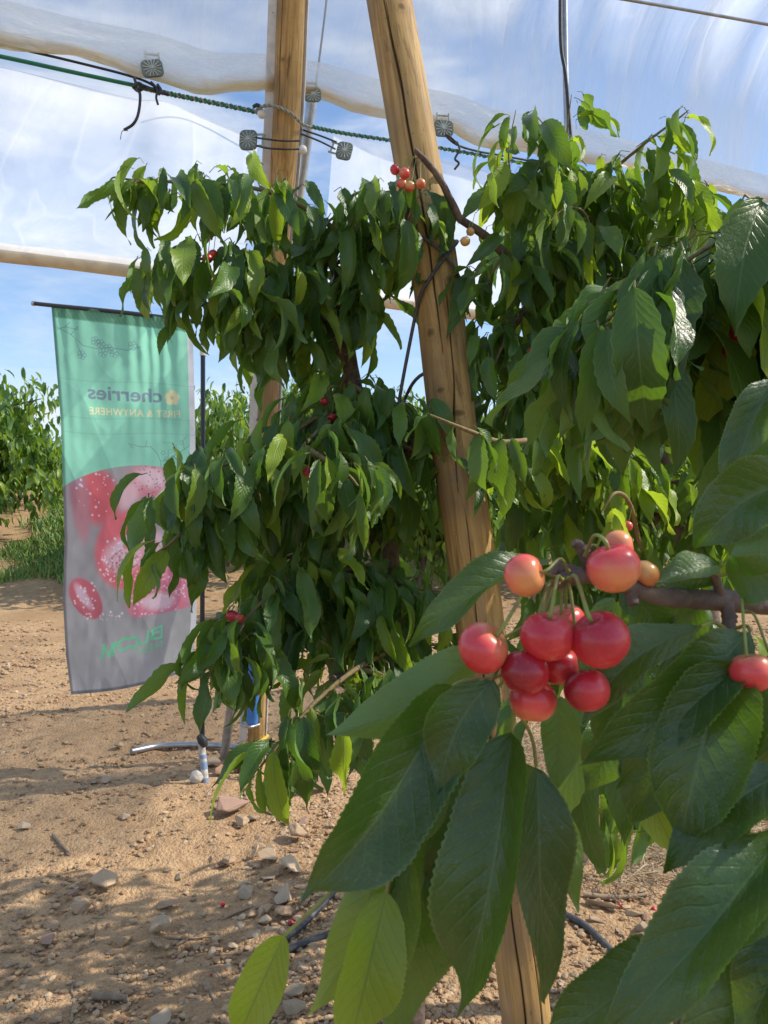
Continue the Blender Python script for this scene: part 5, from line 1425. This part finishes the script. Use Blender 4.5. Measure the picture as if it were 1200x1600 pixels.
NL = [
 # base                tip                  w   roll bend young_lit flip fold twist var
 (862, 872, .50, 640, 1012, .47,  92,  38, .35, .10, False, .45, .25, .45),
 (752, 1012, .44, 508, 1148, .43, 104, -10, .30, .22, True, .25, -.2, .7),
 (700, 1072, .43, 470, 1412, .40, 176, -14, .45, .02, False, .42, .3, .25),
 (770, 1062, .405, 688, 1242, .40, 112, 8, .4, .02, False, .28, .1, .55),
 (800, 1146, .425, 712, 1592, .40, 172, 12, .55, .02, False, .45, -.25, .35),
 (838, 1196, .43, 852, 1570, .42, 112, -34, .35, .0, False, .18, .2, .05),
 (1095, 978, .405, 912, 1132, .40,  92, 34, .45, .06, False, .35, .3, .5),
 (1172, 984, .415, 905, 1195, .41, 128, 18, .40, .03, False, .40, .25, .4),
 (1148, 1040, .40, 1062, 1330, .385, 176, 6, .45, .03, False, .32, .1, .5),
 (1230, 1205, .39, 1040, 1366, .38, 124, 26, .50, .02, False, .30, .2, .55),
 (1235, 1290, .37, 935, 1640, .35, 150, 30, .40, .02, False, .35, .2, .6),
 (1290, 1330, .38, 1040, 1720, .36, 210, -8, .35, .02, False, .30, -.1, .35),
 (1040, 1478, .39, 835, 1640, .38, 110, 22, .45, .03, False, .35, .2, .5),
 (444, 1460, .42, 365, 1640, .41,  84, 10, .40, .85, False, .30, .2, .5),
 (588, 1318, .43, 478, 1590, .43, 104, 8, .35, .70, True, .25, -.2, .5),
 (604, 1392, .415, 540, 1660, .41, 116, -6, .40, .62, False, .30, .2, .5),
 (702, 1258, .46, 622, 1640, .45, 150, -8, .40, .08, False, .30, .15, .6),
 (700, 1160, .45, 560, 1345, .43,  86, 52, .40, .25, True, .40, .3, .5),
 (1085, 1062, .40, 1086, 1150, .40,  26, 58, .6, .45, True, .40, .2, .5),
 (872, 1090, .46, 868, 1240, .46,  72, 14, .30, .30, True, .25, .1, .3),
 (1118, 884, .44, 1024, 912, .42,  62, 40, .5, .10, False, .35, .3, .6),
 (1120, 890, .45, 1020, 900, .46,  64, -30, .6, .14, False, .45, .1, .6),
 (1135, 898, .44, 1240, 880, .41,  92, 8, .45, .05, False, .30, -.1, .65),
 (1260, 742, .47, 1085, 858, .50, 130, 16, .45, .03, False, .35, .2, .45),
 (1250, 690, .52, 1120, 800, .52, 110, -20, .5, .04, False, .35, .2, .4),
 (1240, 800, .46, 1130, 880, .48, 80, 35, .5, .08, True, .35, .2, .4),
 (985, 925, .47, 1030, 1010, .48, 92, -16, .4, .06, False, .3, .2, .3),
 (960, 935, .49, 905, 1060, .50, 80, 10, .4, .10, True, .3, .2, .3),
 (1090, 945, .48, 1000, 1040, .50, 92, -18, .5, .05, False, .35, .2, .25),
 (1050, 1090, .52, 985, 1290, .52, 120, 5, .4, .0, False, .35, .1, .1),
 (965, 1100, .54, 915, 1240, .53, 90, 20, .4, .05, False, .35, .2, .3),
 (760, 1110, .47, 620, 1200, .50, 70, 28, .5, .35, True, .35, .2, .4),
 (812, 1180, .455, 812, 1330, .46, 96, 22, .4, .06, True, .3, .2, .3),
 (1230, 1100, .42, 1190, 1260, .44, 110, -26, .4, .04, False, .3, .2, .3),
 (640, 1190, .46, 610, 1330, .46, 60, 48, .4, .30, True, .3, .3, .5),
 (600, 1320, .45, 560, 1420, .45, 72, 20, .4, .45, False, .3, .3, .5),
 (1262, 1290, .355, 1078, 1508, .35, 60, 40, .3, .25, True, .2, .1, .8),
 (1010, 1000, .47, 930, 1185, .48, 72, 18, .4, .06, False, .35, .2, .3),
 (1062, 1012, .45, 962, 1232, .46, 86, -16, .4, .04, False, .35, -.2, .45),
 (1205, 1060, .42, 1150, 1296, .43, 104, 22, .4, .03, False, .35, .2, .5),
 (1236, 1190, .40, 1098, 1450, .39, 96, 30, .5, .05, False, .4, .3, .6),
 (662, 1104, .46, 556, 1290, .45, 72, -24, .4, .15, False, .4, .3, .6),
 (748, 1165, .46, 652, 1432, .455, 84, 20, .5, .05, False, .4, -.2, .5),
 (852, 1232, .46, 905, 1425, .47, 66, 28, .4, .25, True, .35, .2, .3),
 (1255, 1400, .36, 1152, 1650, .35, 112, 34, .4, .04, False, .4, .2, .65),
 (642, 1330, .44, 572, 1572, .44, 78, 16, .5, .45, False, .35, .2, .6),
 (1215, 590, .62, 1138, 792, .62, 84, 14, .5, .04, False, .4, .2, .4),
 (1165, 640, .64, 1078, 806, .64, 74, -18, .5, .10, False, .4, .2, .5),
 (735, 1225, .48, 700, 1400, .48, 110, -25, .4, .05, False, .3, .2, .2),
]
for q in NL: near_leaf(*q)
for pts in ([(868, 905, .43), (850, 960, .425), (790, 1050, .42), (720, 1065, .425), (690, 1090, .43)], [(800, 1050, .425), (802, 1100, .425), (800, 1148, .425)], [(790, 1060, .42), (782, 1040, .41), (768, 1064, .405)], [(802, 1100, .425), (830, 1150, .43), (838, 1198, .43)],
            [(720, 1150, .45), (690, 1210, .44), (640, 1270, .43), (590, 1320, .43), (560, 1345, .43)], [(620, 1290, .43), (612, 1350, .42), (604, 1394, .415)], [(1138, 985, .44), (1115, 972, .42), (1094, 979, .405)], [(1140, 985, .44), (1165, 978, .425), (1172, 985, .415)], [(1142, 985, .44), (1155, 1000, .42), (1148, 1042, .40)],
            [(800, 1048, .425), (765, 1090, .44), (720, 1150, .45)], [(560, 1345, .43), (510, 1400, .42), (444, 1462, .42)], [(1105, 890, .44), (1112, 886, .44), (1120, 884, .44)], [(1105, 890, .44), (1120, 897, .44), (1136, 898, .44)], [(850, 960, .425), (800, 990, .43), (752, 1012, .44)]):
    petiole(pts)
# bud scales and fruit on the branch
hub = P(872, 908, .424); hub2 = P(930, 885, .43)
fruit = [ # px py d r ripe attach
 (820, 899, .405, .0118, .47, P(888, 892, .42), (0.85, -.4, .25)),
 (958, 887, .398, .0142, .56, P(914, 868, .425), (-.3, -.1, .9)),
 (966, 853, .425, .0090, .42, P(914, 862, .428), None),
 (1008, 896, .44, .0080, .34, P(985, 925, .44), None),
 (755, 1012, .402, .0140, .50, P(870, 903, .418), (.6, -.35, .7)),
 (855, 994, .396, .0140, .50, P(878, 906, .418), (.1, -.25, 1)),
 (938, 999, .390, .0155, .60, P(888, 905, .418), (-.45, -.2, .85)),
 (820, 1050, .398, .0126, .68, P(872, 908, .42), (.3, .25, .9)),
 (873, 1040, .420, .0118, .62, P(880, 908, .424), None),
 (917, 1078, .400, .0126, .76, P(886, 908, .42), (-.2, .3, .9)),
 (833, 1094, .412, .0126, .46, P(876, 908, .424), (.1, .3, 1)),
 (885, 970, .43, .011, .5, P(884, 905, .425), None),
 (1174, 1050, .395, .0112, .44, P(1160, 955, .44), (-.2, .1, 1)),
 (1140, 1030, .44, .0105, .48, P(1146, 960, .445), None),
 (1218, 1046, .43, .0115, .5, P(1165, 955, .445), None),
]
for i, (x, y, d, r, rp, at, ax) in enumerate(fruit):
    cherry(T3, P(x, y, d), r * 0.96, rp - (0.05 if rp < .65 else 0.0), at, 10 + i, True, axis=ax)
